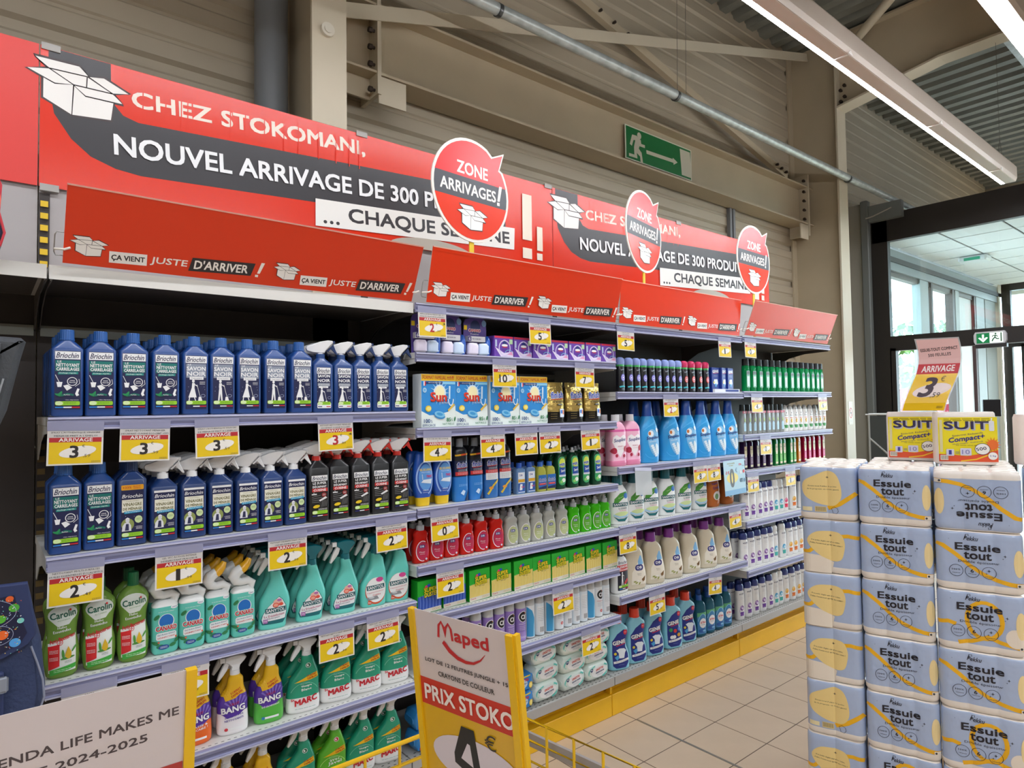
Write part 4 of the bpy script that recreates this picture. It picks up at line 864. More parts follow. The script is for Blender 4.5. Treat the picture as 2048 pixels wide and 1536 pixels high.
obj('wall_thermostat', MB().cyl(0, 0, 0, .02, .034, mat('#cfc8b8', .4), 20).cyl(0, 0, .02, .026, .02, mat('#cfc8b8', .4), 16).xf(Matrix.Translation((1.145, .5, 3.66))@Matrix.Rotation(PI/2, 4, 'X')), None, label='small round beige disc on the cream column above the red banner', cat='detector')
beam = struct('trim_3', ibeam_x(1.615, 6.765, .92, 3.72, 4.14, .2, .016, .012, M_STEEL))
obj('end_gusset', MB().box(1.6, 1.78, .82, .832, 3.55, 3.71, M_STEEL2), beam); obj('end_gusset', MB().box(6.6, 6.765, .82, .832, 3.55, 3.71, M_STEEL2), beam)
# portal rafter going over the aisle from the far column, and its bracing
rf = MB(); a0 = .158
rf.prism([(.5, 4.9), (.5, 4.92), (-.45, 5.06), (-12, 5.06), (-12, 5.04), (-.45, 5.04)], 6.81, 7.01, M_STEEL2, 'yz')
rf.prism([(.5, 4.92), (.5, 5.66), (-12, 5.66), (-12, 5.06), (-.45, 5.06)], 6.902, 6.918, M_STEEL, 'yz'); rf.box(6.81, 7.01, -12, .5, 5.66, 5.68, M_STEEL)
rfo = struct('trim_4', rf)
for b in bolts([(6.88, .48, z) for z in (4.98, 5.1, 5.4, 5.52)]+[(6.88, .44, z) for z in (5.02, 5.14, 5.46, 5.58)], 'x', r=.018): obj('bolt', b, rfo)
rf2 = MB().prism([(.5, 4.9), (.5, 5.68), (-12, 5.68), (-12, 5.05), (-.45, 5.05)], 1.15, 1.17, M_STEEL, 'yz'); struct('trim_5', rf2)
def flat(a, b, w, t, m):      # flat / angle brace between two points in the wall plane
    a, b = Vector(a), Vector(b); d = (b-a).normalized(); q = Vector((-d.z, 0, d.x))*w/2; y = Vector((0, t, 0))
    vs = [a+q, a-q, b-q, b+q]; vs = vs+[v+y for v in vs]
    return MB().add(vs, [(0, 1, 2, 3), (7, 6, 5, 4), (0, 4, 5, 1), (1, 5, 6, 2), (2, 6, 7, 3), (3, 7, 4, 0)], m)
br = flat((1.55, .87, 5.32), (6.45, .87, 4.2), .07, .05, M_STEEL); bo = struct('trim_6', br)
struct('trim_7', flat((1.35, .8, 4.0), (6.82, .8, 5.58), .085, .008, M_STEEL2))
for i in range(7):
    for b in bolts([(2.9+.16*i, .86, 5.012-.0366*i-.0)], 'y', r=.012): obj('bolt', b, bo)
for i in range(3):
    for b in bolts([(6.2+.09*i, .86, 4.26-.02*i)], 'y', r=.014): obj('bolt', b, bo)
struct('trim_8', MB().tube([(6.87, .4, 5.5), (5.3, -1.5, 5.66)], .045, M_STEEL2, 14))
struct('trim_9', MB().box(-6, 14, -2.4, -2.3, 5.56, 5.72, M_GALV).box(-6, 14, -.75, -.65, 5.56, 5.72, M_GALV))
# round services
pipe = thing('round_duct', 'grey vertical rainwater duct standing against the wall left of the cream column', 'duct')
obj('duct', MB().cyl(1.02, .93, 0, 5.7, .085, mat('#74777a', .45), 24), pipe)
gp = thing('galvanised_pipe', 'long galvanised pipe running level above the green exit sign', 'pipe')
obj('pipe', MB().tube([(-6, .45, 4.14), (13.6, .45, 4.165)], .036, M_GALV, 18), gp)
for x in (2.2, 3.93, 6.91): obj('clamp', MB().tube([(x-.012, .45, 4.147), (x+.012, .45, 4.147)], .041, mat('#5c6060', .3, .7), 18).box(x-.01, x+.01, .45, .5, 4.17, 4.19, M_GALV), gp)
obj('conduit', MB().box(5.53, 5.565, 1.0, 1.036, 2.4, 3.72, mat('#77787a', .5)).box(5.59, 5.625, 1.0, 1.036, 2.4, 3.72, mat('#77787a', .5)), None, label='twin grey vertical conduit on the rear wall under the steel beam', cat='conduit')
for x in (3.95, 4.06): obj('hanging_wire', MB().tube([(x, .45, 4.18), (x+.04, .45, 5.7)], .0022, mat('#6a655c', .5), 5), None, label='%s of two thin wires hanging from the roof to the pipe' % ('left' if x < 4 else 'right'), cat='wire', group='wires above the galvanised pipe')

# ------------------------------------------------------------------ strip lights
def strip(x0, x1, y, z, label, first=1.2, side=False):
    t = thing('strip_light', label, 'light', (0, y, z), 0, 'strip lights under the roof')
    h = MB().prism([(-.05, .0), (-.062, .03), (-.062, .13), (-.04, .165), (.04, .165), (.062, .13), (.062, .03), (.05, .0), (.046, .0), (.046, .012), (-.046, .012), (-.046, 0)], x0, x1, mat('#c9bcb0', .4), 'yz')
    obj('housing', h, t)
    e = mat('#f4f8ff', .5, emit=LAMP)
    if side: e = mat('#f4f8ff', .5, emit=LAMP*2.4); obj('cover', MB().box(x0+.005, x1-.005, -.046, .03, -.002, .01, mat('#c9bcb0', .4)), t); obj('diffuser', MB().box(x0+.01, x1-.01, .031, .06, -.001, .004, e), t)
    else: obj('diffuser', MB().prism([(-.045, .011), (-.045, -.006), (-.03, -.014), (.03, -.014), (.045, -.006), (.045, .011)], x0+.01, x1-.01, e, 'yz'), t)
    x = x0+first
    while x < x1-.3:
        obj('clip', MB().box(x-.006, x+.006, -.05, .034, -.008, -.001, mat('#ece8e2', .4)).prism([(x-.03, -.012), (x+.03, -.012), (x+.006, .012), (x-.006, .012)], -.066, -.063, mat('#ece8e2', .4)), t); x += 1.5
    for xx in (x0+.25, (x0+x1)/2, x1-.25): obj('suspension_wire', MB().tube([(xx-.08, 0, .165), (xx, 0, .35)], .0018, mat('#6a655c', .5), 5).tube([(xx+.08, 0, .165), (xx, 0, .35)], .0018, mat('#6a655c', .5), 5).tube([(xx, 0, .35), (xx, 0, 5.7-z)], .0018, mat('#6a655c', .5), 5), t)
strip(-5, 7.2, -.86, 3.8, 'long beige strip light ending before the dark entrance frame', side=True)
strip(3.2, 13.2, -1.56, 3.86, 'bright strip light cut by the top right corner of the picture')
strip(-5, 2.5, -3.6, 3.86, 'strip light over the next aisle behind the camera')
for k, y in enumerate((-5.2, -7.8)): strip(-5, 7., y, 3.86, 'strip light over an aisle farther behind the camera, %s row' % ('nearer', 'farther')[k])

# ------------------------------------------------------------------ flat designs shared by banners and boards
def icon(p, cx, cz, s, col='#f4f0ea', ln='#3a2a2a', lw=.0075):
    q = lambda *a: [(cx+(x-745)/340*s, cz-(y-720)/340*s) for x, y in a]
    F = [q((605, 625), (745, 622), (775, 655), (650, 660)), q((650, 660), (775, 655), (855, 697), (727, 700)), q((770, 655), (825, 643), (912, 682), (855, 697)),
         q((632, 700), (668, 712), (727, 700), (722, 818), (632, 775)), q((727, 700), (765, 733), (858, 732), (850, 805), (722, 818)), q((583, 678), (650, 660), (727, 700), (668, 712)), q((725, 700), (855, 697), (890, 730), (765, 733))]
    for f in F: p.path(f, s*lw*5, ln, True); p.lay -= 1
    p.lay += 1
    for f in F: p.poly(f, col); p.lay -= 1
    p.lay += 1
    for f in F: p.path(f, s*lw*1.6, ln, True); p.lay -= 1
    p.lay += 1
    p.path(q((770, 655), (768, 697)), s*lw*1.6, ln)
RED1, RED2, REDB, BLKB = '#e0342a', '#ea3a1c', '#e23010', '#2c282b'
def banner(p, x0=0., cut=None):      # 2.66 m wide printed panel, local z from 0 to .545
    m2 = mat(REDB, .25, spec=.4); p.dl = .0002
    p.rect(x0+.002, .001, x0+2.655, .545, m2)
    p.poly([(x0+.0255, .544), (x0+.23, .544), (x0+.232, .43), (x0+.245, .38), (x0+.275, .345), (x0+.33, .33), (x0+1.26, .375), (x0+2.27, .42), (x0+2.27, .2), (x0+1.08, .145), (x0+.34, .11), (x0+.25, .12), (x0+.165, .15), (x0+.1, .205), (x0+.045, .29), (x0+.026, .4)], mat(BLKB, .35))
    icon(p, x0+.125, .4, .35)
    R = .045
    p.t('CHEZ', x0+.458, .432, .31, .07, '#f6e6d6', .05, rot=R, res=3); p.t('STOKOMANI,', x0+1.0, .452, .7, .085, '#f6e6d6', .05, rot=R, res=3)
    for xx in [x0+.345, x0+.39, x0+.43, x0+.49, x0+.515, x0+.69, x0+.755, x0+.84, x0+.93, x0+1.0, x0+1.1, x0+1.19, x0+1.26, x0+1.315]: p.rect(xx-.002, .36, xx+.002, .52, m2)
    p.t('NOUVEL ARRIVAGE DE 300 PRODUITS', x0+1.245, .262, 2.01, .088, WH, .045, rot=.043, res=3)
    p.poly([(x0+1.083, .03), (x0+2.332, .093), (x0+2.338, .225), (x0+1.083, .163)], '#f2efe8'); p.t('...', x0+1.165, .058, .085, .018, BLKB, .05, rot=R, res=2); p.t('CHAQUE SEMAINE', x0+1.775, .128, 1.045, .088, BLKB, .045, rot=R, res=3)
    for a, b, c, d in ((2.4, .168, 2.477, .453), (2.4, .053, 2.475, .118), (2.518, .115, 2.565, .266), (2.516, .055, 2.562, .098)): p.rect(x0+a, b, x0+c, d, '#f2e4d0')
    p.poly([(x0+1.75+.27*math.cos(a), .001+.062*math.sin(a)) for a in [PI*i/16 for i in range(17)]], '#b9afa0')
def board_print(p, w):
    p.rect(0, 0, w, .25, mat('#e0360c', .3)); per = w/2
    for k in range(2):
        x = .012+per*k; icon(p, x+.055, .062, .108)
        p.rect(x+.112, .02, x+.222, .058, '#f4f0ea', rot=.03); p.t('ÇA VIENT', x+.167, .037, .098, .022, BLKB, .04, rot=.03); p.t('JUSTE', x+.29, .042, .115, .03, '#f6efe6', .03, rot=.02, sh=.12, res=2)
        p.poly([(x+.352, .022), (x+.566, .03), (x+.578, .078), (x+.362, .07)], BLKB); p.t("D'ARRIVER", x+.462, .05, .185, .033, '#f6efe6', .04, rot=.035, sh=.1, res=2); p.poly([(x+.588, .042), (x+.598, .042), (x+.612, .084), (x+.599, .084)], '#f6efe6'); p.rect(x+.582, .028, x+.593, .037, '#f6efe6')
    p.rect(0, .246, w, .25, '#f3b9a4')

# ------------------------------------------------------------------ gondola bays
def rail(L):
    return MB().prism([(0, 0), (-.012, -.001), (-.016, -.006), (-.011, -.01), (-.013, -.022), (-.01, -.03), (-.017, -.034), (-.013, -.043), (0, -.044)], .004, L-.004, M_RAIL, 'yz')
def bay(i, x0, w, zs, lab, top_rail=True):
    t = thing('shelving_unit', lab, 'shelving', (x0, 0, 0), 0, 'bays of the shelving run')
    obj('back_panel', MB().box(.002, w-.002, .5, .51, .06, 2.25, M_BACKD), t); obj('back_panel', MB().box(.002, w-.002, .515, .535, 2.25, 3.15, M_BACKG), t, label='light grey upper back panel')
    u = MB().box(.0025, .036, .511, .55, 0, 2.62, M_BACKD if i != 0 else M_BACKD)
    uo = obj('upright', u, t)
    if i == 0:
        h = MB(); z = 1.0
        while z < 2.62:
            if 2.26 < z < 2.6 or z < 1.72: h.box(.006, .03, .497, .4998, z, z+.022, mat('#e3bc1c' if z > 2.2 else '#6f5a30', .5))
            z += .046
        obj('slot_strip', h, uo, kind='stuff')
    for k, z in enumerate(zs):
        tr = k > 0 or top_rail; th = .028
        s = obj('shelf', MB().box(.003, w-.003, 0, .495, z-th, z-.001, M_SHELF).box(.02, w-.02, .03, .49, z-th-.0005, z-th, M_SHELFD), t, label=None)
        if tr:
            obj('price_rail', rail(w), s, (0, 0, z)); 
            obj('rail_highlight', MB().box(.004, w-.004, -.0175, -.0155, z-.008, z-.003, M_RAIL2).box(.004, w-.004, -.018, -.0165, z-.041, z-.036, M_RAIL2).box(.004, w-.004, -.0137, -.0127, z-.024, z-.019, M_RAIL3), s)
        else: obj('front_lip', MB().box(.003, w-.003, -.004, 0, z-.045, z, mat('#dcdad4', .4)), s)
        for xx in (.006, w-.009): obj('bracket', MB().prism([(.0, z-.03), (.0, z-.05), (.2, z-.06), (.34, z-.09), (.47, z-.16), (.495, z-.16), (.495, z-.03)], xx, xx+.003, M_SHELFD if k == 0 else M_SHELF, 'yz'), s)
        sl = MB()
        if z < 1.2:
            for j in range(int(w/.022)): sl.box(.02+.022*j, .03+.022*j, .014, .0165, z-.0012, z-.0004, mat('#4a4a46', .6))
            obj('slots', sl, s, kind='stuff')
    m = MB().box(.003, w-.003, .048, .5, .19, .228, mat('#b9b6b0', .4)).box(.003, w-.003, .044, .05, .183, .229, mat('#a9a6a2', .4))
    bs = obj('base_shelf', m, t); sl = MB()
    for j in range(int(w/.03)):
        sl.box(.02+.03*j, .032+.03*j, .062, .066, .2283, .2292, mat('#4a4a46', .6)); sl.box(.035+.03*j, .045+.03*j, .088, .092, .2283, .2292, mat('#4a4a46', .6))
    obj('slots', sl, bs, kind='stuff')
    if i < 2 and i > -1: obj('cross_bar', MB().box(.01, w-.01, .492, .4995, 2.07 if i == 0 else 1.95, 2.11 if i == 0 else 1.98, mat('#8f938c', .4, .3)), t)
    obj('plinth', MB().bbox(.002, w-.002, .067, .08, .0, .12, M_YEL, .003).box(.002, w-.002, .08, .13, .108, .119, M_YEL), t)
    obj('inner_kick', MB().box(.002, w-.002, .13, .14, .0, .19, M_YEL), t); obj('foot', MB().box(.0025, .02, .085, .12, 0, .189, M_YEL), t)
ZS = {'S1': 1.768, 'S2': 1.33, 'S3': .938, 'S4': .588, 'T1': 2.253, 'T2': 2.031, 'T3': 1.692, 'T4': 1.336, 'T5': 1.083, 'T6': .858, 'T7': .595, 'U1': 2.252, 'U2': 1.86, 'U3': 1.427, 'U4': 1.088, 'U5': .69, 'V1': 2.262, 'V2': 1.87, 'V3': 1.563, 'V4': 1.308, 'V5': .951, 'V6': .609, 'B1': .23, 'B2': .23, 'B3': .23, 'B4': .23}
bay(0, -1.33, 1.33, [2.25], 'shelving bay at the left edge, hung with school bags', False)
bay(0, 0, 1.33, [2.25, 1.768, 1.33, .938, .588], 'left shelving bay filled with blue cleaner bottles', False)
bay(1, 1.33, 1.33, [ZS['T%d' % k] for k in range(1, 8)], 'second shelving bay with red, clear and green dish soaps')
bay(2, 2.66, 1.33, [ZS['U%d' % k] for k in range(1, 6)], 'third shelving bay with large blue fabric softener bottles')
bay(3, 3.99, 1.355, [ZS['V%d' % k] for k in range(1, 7)], 'last shelving bay before the far column, with shower gels')
# end panel of the run
# ------------------------------------------------------------------ banner over the shelves
def banner_thing(x0, lab, wires):
    t = thing('banner', lab, 'banner', (x0, .5, 2.642), 0, 'red banners above the shelves'); m = MB().box(.0, 2.657, 0, .004, 0, .546, mat('#c8301e', .5)); obj('panel', m, t)
    p = Pr(0.); banner(p); obj('print', p, t)
    for x in wires: obj('holder_clip', MB().box(x-.03, x+.03, -.006, .008, .53, .556, mat('#a8a49e', .4)), t); obj('holder_clip', MB().box(x-.03, x+.03, -.006, .008, -.016, .01, mat('#a8a49e', .4)), t)
    return t
banner_thing(0.0, 'long red and black banner above the left and second bays', (0.033, 1.33, 2.622)); banner_thing(2.66, 'red and black banner above the third and last bays, behind two round signs', (1.33,))
obj('banner', MB().box(-1.33, -.004, .5, .504, 2.642, 3.188, mat(RED1, .4)), None, label='plain red end of a banner at the left edge', cat='banner', group='red banners above the shelves')
for i, (x, w, ln, lb) in enumerate(((.036, 1.285, .105, 'red just-arrived board leaning on the shelf above the blue bottles'), (1.382, 1.265, .06, 'red just-arrived board above the toilet block boxes'), (2.68, 1.262, .02, 'red just-arrived board between second and third round signs'), (4.01, 1.262, .09, 'red just-arrived board at the far right end of the shelves'))):
    t = thing('promotional_board', lb, 'board', (x, -.0235, 2.257 if i < 3 else 2.268), 0, 'red just-arrived boards', rot=(math.asin(ln/.25), 0, .02 if i in (0,) else 0))
    obj('board', MB().box(0, w, 0, .003, 0, .25, mat('#d8c4b4', .5)), t); p = Pr(-.0004); p.dl = .00018; board_print(p, w); obj('print', p, t)
    for xx in (-.018, w-.012): obj('cable_tie', MB().tube([(xx-.004, .01, .04), (xx+.02, -.006, .045), (xx+.036, -.004, .052)], .004, mat('#e8e2d6', .5), 6), t)
    for xx in (.0, w+.0): obj('wire_holder', MB().tube([(xx+.01, .012, .02), (xx-.018, .012, .02), (xx-.023, .012, .03), (xx-.023, .012, .085), (xx-.018, .012, .095), (xx+.01, .012, .095)], .0022, mat('#a9a9a6', .3, .6), 6), t)
# round signs on yellow sticks
def zone(x, y, z, rz, lab):
    t = thing('round_sign', lab, 'sign', (x, y, z), rz, 'round zone signs on yellow sticks'); n = 44; O = []
    for i in range(n):
        a = 2*PI*i/n; O.append((.245*math.cos(a), .25*math.sin(a)))
    O = [q for q in O if not (.12 < q[0] < .2 and q[1] > .12)]; k = next(i for i, q in enumerate(O) if q[0] <= .12 and q[1] > .12)
    O = O[:k]+[(.186, .145), (.218, .236), (.136, .2)]+O[k:]
    obj('disc', MB().prism(O, -.003, .003, mat('#efe9df', .4)), t); p = Pr(-.003); p.dl = .0002
    I = [(a*.945, b*.945) for a, b in O]; up = [q for q in I if q[1] > .052]; lo = [q for q in I if q[1] < -.048]
    p.poly(I, mat('#4a4c52', .35)); up = sorted([q for q in I if q[1] > .052], key=lambda q: 0)
    i0 = [i for i, q in enumerate(I) if q[1] > .052]; p.poly([(.2265, .056)]+[I[i] for i in i0]+[(-.2265, .056)], mat('#e23a3e', .25)); i1 = [i for i, q in enumerate(I) if q[1] < -.05]; p.poly([(-.2275, -.05)]+[I[i] for i in i1]+[(.2275, -.05)], mat('#e83a1c', .25))
    p.t('ZONE', .005, .1, .2, .062, '#f8f0e8', .04, res=3); p.t('ARRIVAGES', -.02, .002, .355, .058, '#f8f0e8', .04, res=3); p.poly([(.166, -.016), (.182, -.016), (.2, .062), (.18, .062)], '#f8f0e8'); p.rect(.164, -.038, .182, -.022, '#f8f0e8'); icon(p, .0, -.135, .2, '#fbf8f2')
    obj('print', p, t); obj('stick', MB().box(-.014, .014, .003, .008, -.562, -.2, mat('#f0c820', .4)), t)
zone(1.655, -.004, 2.823, .095, 'nearest round arrivals sign, covering the end of the first banner'); zone(2.945, -.004, 2.834, .235, 'middle round arrivals sign, seen most edge-on'); zone(4.19, -.004, 2.83, .05, 'farthest round arrivals sign, at the right end of the banner')

# ------------------------------------------------------------------ exit signs
t = thing('exit_sign', 'green running-man exit sign with arrow on the steel beam', 'sign', (3.84, .885, 3.79)); obj('plate', MB().box(0, .9, 0, .004, -.008, .272, mat('#d7d8c8', .5)), t)
p = Pr(-.0002); p.rect(.012, .0, .888, .262, '#0b6b35'); ww = '#cfcab8'
def E(*a): return [(.012+(x-215)/1545*.9, .272*(1-(y-(95+.4026*(x-205)))/780)-.008) for x, y in a]
cx, cz = E((500, 350))[0]; p.ell(cx, cz, .026, .028, ww)
p.poly(E((345, 320), (440, 350), (500, 430), (530, 450), (540, 545), (620, 575), (622, 645), (500, 600), (485, 660), (545, 760), (572, 1010), (520, 1000), (510, 850), (440, 760), (450, 895), (270, 830), (270, 760), (385, 800), (380, 620), (410, 460), (375, 450), (335, 590), (290, 545)), ww)
p.poly(E((650, 690), (1265, 915), (1270, 880), (1385, 1005), (1285, 1060), (1282, 1010), (655, 780)), ww); p.poly(E((1445, 650), (1700, 750), (1740, 1425), (1485, 1320)), ww); obj('pictogram', p, t)
obj('no_smoking_sticker', MB().box(6.86, 6.955, .4975, .4995, 1.55, 1.79, mat('#dcd6c8', .5)), None, label='small no smoking sticker low on the far column', cat='sticker')
p = Pr(.4975); p.ring(6.907, 1.67, .034, .05, .01, '#c22a2a'); p.path([(6.885, 1.71), (6.93, 1.63)], .009, '#c22a2a'); p.rect(6.89, 1.665, 6.925, 1.675, '#2a2a2a'); p.lines(6.907, 1.59, .07, 2, .01, '#7a7a7a')
obj('sticker_print', p, bpy.data.objects['no_smoking_sticker'])
# ================================================================== ENTRANCE: dark glazed screen at x = 8 and the lobby behind it
FX = 8.0
m = MB()
def fr(m, x, y0, y1, z0, z1, mt=M_DARKF, d=.08): m.box(x, x+d, y0, y1, z0, z1, mt)
fr(m, FX, .49, .745, 0, 3.98); fr(m, FX, -2.6, .655, 3.655, 3.98); fr(m, FX, -2.6, .49, 2.37, 2.54); fr(m, FX, -2.6, -2.5, 0, 3.98); fr(m, FX, .44, .5, 0, 2.4)
fr(m, FX+.01, -1.02, -.95, 0, 2.4)
d1 = struct('door_1', m)
obj('pane', MB().box(FX+.03, FX+.036, -2.5, .49, 2.54, 3.655, M_GLASS), d1)
obj('door_closer', MB().box(FX-.06, FX, -.62, -.35, 2.33, 2.37, mat('#2c2c2c', .4)), d1)
post = thing('steel_post', 'grey steel post standing left of the dark entrance frame', 'post', (7.93, .7, 0)); obj('post', MB().bbox(-.02, .06, -.04, .045, 0, 4.17, M_GREYF, .01), post); obj('head_plate', MB().box(-.02, .06, -.4, -.05, 3.9, 4.09, M_GREYF), post); obj('hanging_cable', MB().tube([(0, -.03, 4.0), (-.02, -.02, 3.95), (-.03, -.1, 3.96), (-.02, -.3, 4.02)], .008, mat('#9a958c', .5), 6), post)
# lobby shell
struct('ceiling_lobby', MB().box(8.1, 13.1, -3.2, .95, 3.72, 3.76, mat('#77797a', .8)))
ct = bpy.data.objects['ceiling_lobby']; tl = MB().box(.012, .588, .012, .588, 0, .012, mat('#eef0f2', .8, noise=(60, .05, (1, 1, 1)))).mesh('ceiling_tile')
for i in range(8):
    for j in range(6): obj('ceiling_tile', tl, ct, (8.12+.6*i, -2.95+.6*j, 3.7))
g = MB(); GR = M_GREYF
g.box(8.1, 13, .62, .72, 3.4, 3.66, mat('#8d9496', .4)); g.box(8.1, 13, .6, .66, 3.5, 3.56, M_DARKF); g.box(8.1, 13, .66, .74, 3.34, 3.42, mat('#6a625c', .5))
for x0, x1, c in ((9.45, 9.75, '#9aa4a4'), (9.86, 9.92, '#4a3f3a'), (10.72, 10.8, '#4a3f3a'), (10.84, 11.0, '#a5aaa6'), (11.7, 11.76, '#4a3030'), (11.8, 12.2, '#9fa8aa'), (12.24, 12.8, '#7d7f78')): g.box(x0, x1, .64, .74, 0, 3.4, mat(c, .5))
g.box(11.05, 11.68, .68, .72, 0, 3.4, mat('#e8eaec', .6)); g.box(12.84, 12.93, .6, .74, 0, 3.7, mat('#d8d0c0', .6)); g.box(8.1, 12.8, .66, .72, 0, .12, M_DARKF)
w1 = struct('window_1', g); obj('pane', MB().box(8.1, 10.8, .69, .696, .1, 3.36, M_GLASS), w1)
g = MB(); 
for y0, y1, z0, z1 in ((.48, .6, 0, 3.72), (-3, .6, 3.6, 3.72), (-3, .48, 2.66, 2.95), (-1.2, -1.1, 0, 3.6), (.3, .36, 0, 2.7)): g.box(13, 13.1, y0, y1, z0, z1, M_DARKF)
w2_ = struct('window_2', g); obj('pane', MB().box(13.04, 13.046, -3, .5, 0, 3.6, M_GLASS), w2_)
g = MB()
for x in (8.12, 9.7, 11.3, 13.02): g.box(x, x+.08, -3.3, -3.22, 0, 3.7, M_DARKF)
g.box(8.12, 13.1, -3.3, -3.22, 3.6, 3.76, M_DARKF).box(8.12, 13.1, -3.3, -3.22, 0, .1, M_DARKF); w3 = struct('window_3', g); obj('pane', MB().box(8.2, 13.02, -3.265, -3.26, .1, 3.6, M_GLASS), w3)
# ceiling exit lamp in the lobby
lp = P0 = thing('exit_lamp', 'small white exit lamp under the lobby ceiling tiles', 'lamp', (10.02, .17, 3.62)); obj('housing', MB().bbox(-.12, .12, -.16, .16, 0, .08, mat('#e4e8ea', .4), .02), lp); obj('pictogram', MB().box(-.124, -.12, -.09, .09, .012, .05, mat('#2f9a7a', .4, emit=.3)), lp)
t = thing('exit_light', 'lit green down-arrow exit light on the dark transom', 'sign', (FX, -.475, 2.43)); obj('housing', MB().prism([(-.14, -.03), (-.125, -.065), (.125, -.065), (.14, -.03), (.14, .04), (.125, .07), (-.125, .07), (-.14, .04)], -.05, 0, mat('#c9c9cc', .35), 'yz'), t)
p = Pr(0.); p.rect(-.115, -.05, .0, .055, mat('#0c7a45', .4, emit=.35)); p.rect(.0, -.05, .115, .055, mat('#e8f2ea', .4, emit=.6)); e_ = mat('#f2fff6', .4, emit=.7); gn = '#0c5a36'
p.rect(-.066, -.005, -.048, .042, e_); p.poly([(-.1, .006), (-.057, -.04), (-.014, .006), (-.03, .012), (-.057, -.014), (-.084, .012)], e_); p.ell(.052, .042, .008, .009, gn); p.path([(.05, .03), (.046, .005), (.03, -.012), (.02, -.035)], .011, gn); p.path([(.046, .005), (.064, -.012), (.082, -.012)], .01, gn); p.path([(.022, .012), (.034, .026), (.056, .026), (.07, .01)], .008, gn); p.rect(.094, -.04, .104, .05, gn)
po = obj('pictogram', p, t, (-.051, 0, 0), (0, 0, -PI/2))
# outdoors
struct('ground_outside', MB().box(8, 30, 1.2, 30, -.1, -.02, mat('#cfd0ca', .8)).box(13.2, 34, -14, 1.2, -.1, -.02, mat('#cfd0ca', .8)).box(8.2, 13.2, -14, -3.4, -.1, -.02, mat('#cfd0ca', .8)))
cn = MB()
for i in range(14): cn.box(8.3, 12.6, 1.95+.16*i, 2.06+.16*i, 3.3, 3.34, mat('#eef2f0', .5)); cn.box(8.3, 12.6, 2.06+.16*i, 2.11+.16*i, 3.32, 3.36, mat('#c9d2d0', .5))
cn.box(8.3, 12.6, 4.2, 4.3, 3.2, 3.5, mat('#b9c6c8', .5)); struct('canopy', cn)
def tree(x, y, h, lab, seed):
    rd = random.Random(seed); t = thing('tree', lab, 'tree', (x, y, 0), 0, 'trees outside the glass'); obj('trunk', MB().tube([(0, 0, 0), (.05, 0, h*.4), (0, .05, h*.7)], [.12, .09, .05], mat('#5a4632', .8), 8), t); f = MB(); mt = [mat('#3f6a24', .6), mat('#557f2e', .6)]
    for i in range(900):
        a, b, r = rd.uniform(0, 2*PI), rd.uniform(-1, 1), rd.uniform(.5, 1)**.5*h*.32; c = math.sqrt(1-b*b); q = Vector((c*math.cos(a)*r, c*math.sin(a)*r, h*.66+b*r*1.05)); s = .13
        u = Vector((rd.uniform(-1, 1), rd.uniform(-1, 1), rd.uniform(-1, 1))).normalized()*s; v = Vector((rd.uniform(-1, 1), rd.uniform(-1, 1), rd.uniform(-1, 1))).normalized()*s*.6
        f.add([q-u, q+v, q+u, q-v], [(0, 1, 2, 3)], mt[i % 2])
    obj('foliage', f, t, kind='stuff')
tree(15.5, 2.6, 3.6, 'sunlit green tree outside, left of the price sign', 1); tree(17.5, -.6, 3.4, 'green tree outside the far glass at the right edge', 2)
t = thing('roller_poster', 'pink and red poster standing outside behind the price sign', 'poster', (12.2, 1.5, 0), -.9); obj('board', MB().box(-.5, .5, 0, .03, -.02, 2.0, mat('#9a1c3c', .6)), t)
p = Pr(-.002); p.t('SOLDES', 0, 1.8, .7, .14, '#f6dfe6', .04); p.ell(0, 1.35, .3, .34, '#e86fb2'); p.poly([(-.16, 1.5), (-.05, 1.4), (.05, 1.4), (.16, 1.5), (.12, 1.1), (0, 1.0), (-.12, 1.1)], '#f6e9f2'); obj('print', p, t)
t = thing('gate_rail', 'grey tube gate with slanted bar beside the far column', 'gate', (6.75, .26, 0), -1.0)
for a in ([(0, 0, 0), (0, 0, 1.66)], [(.17, 0, 0), (.17, 0, 1.66)], [(0, 0, 1.66), (.17, 0, 1.66)], [(0, 0, 1.42), (.17, 0, 1.25)], [(-.03, 0, 1.655), (.2, 0, 1.655)]): obj('tube', MB().tube(a, .01, mat('#b9bcb8', .3, .6), 10), t)
obj('panel', MB().box(.012, .16, -.003, .003, .1, 1.64, mat('#4a4e4a', .3, trans=.3)), t)
t = thing('checkout_screen', 'black checkout screen behind the paper packs', 'screen', (7.7, -.53, 0), -.9); obj('screen', MB().bbox(-.08, .08, -.015, .015, 1.62, 1.79, mat('#15161a', .3), .004), t); obj('stand', MB().cyl(0, 0, 0, 1.62, .03, mat('#2a2c30', .4), 12), t)
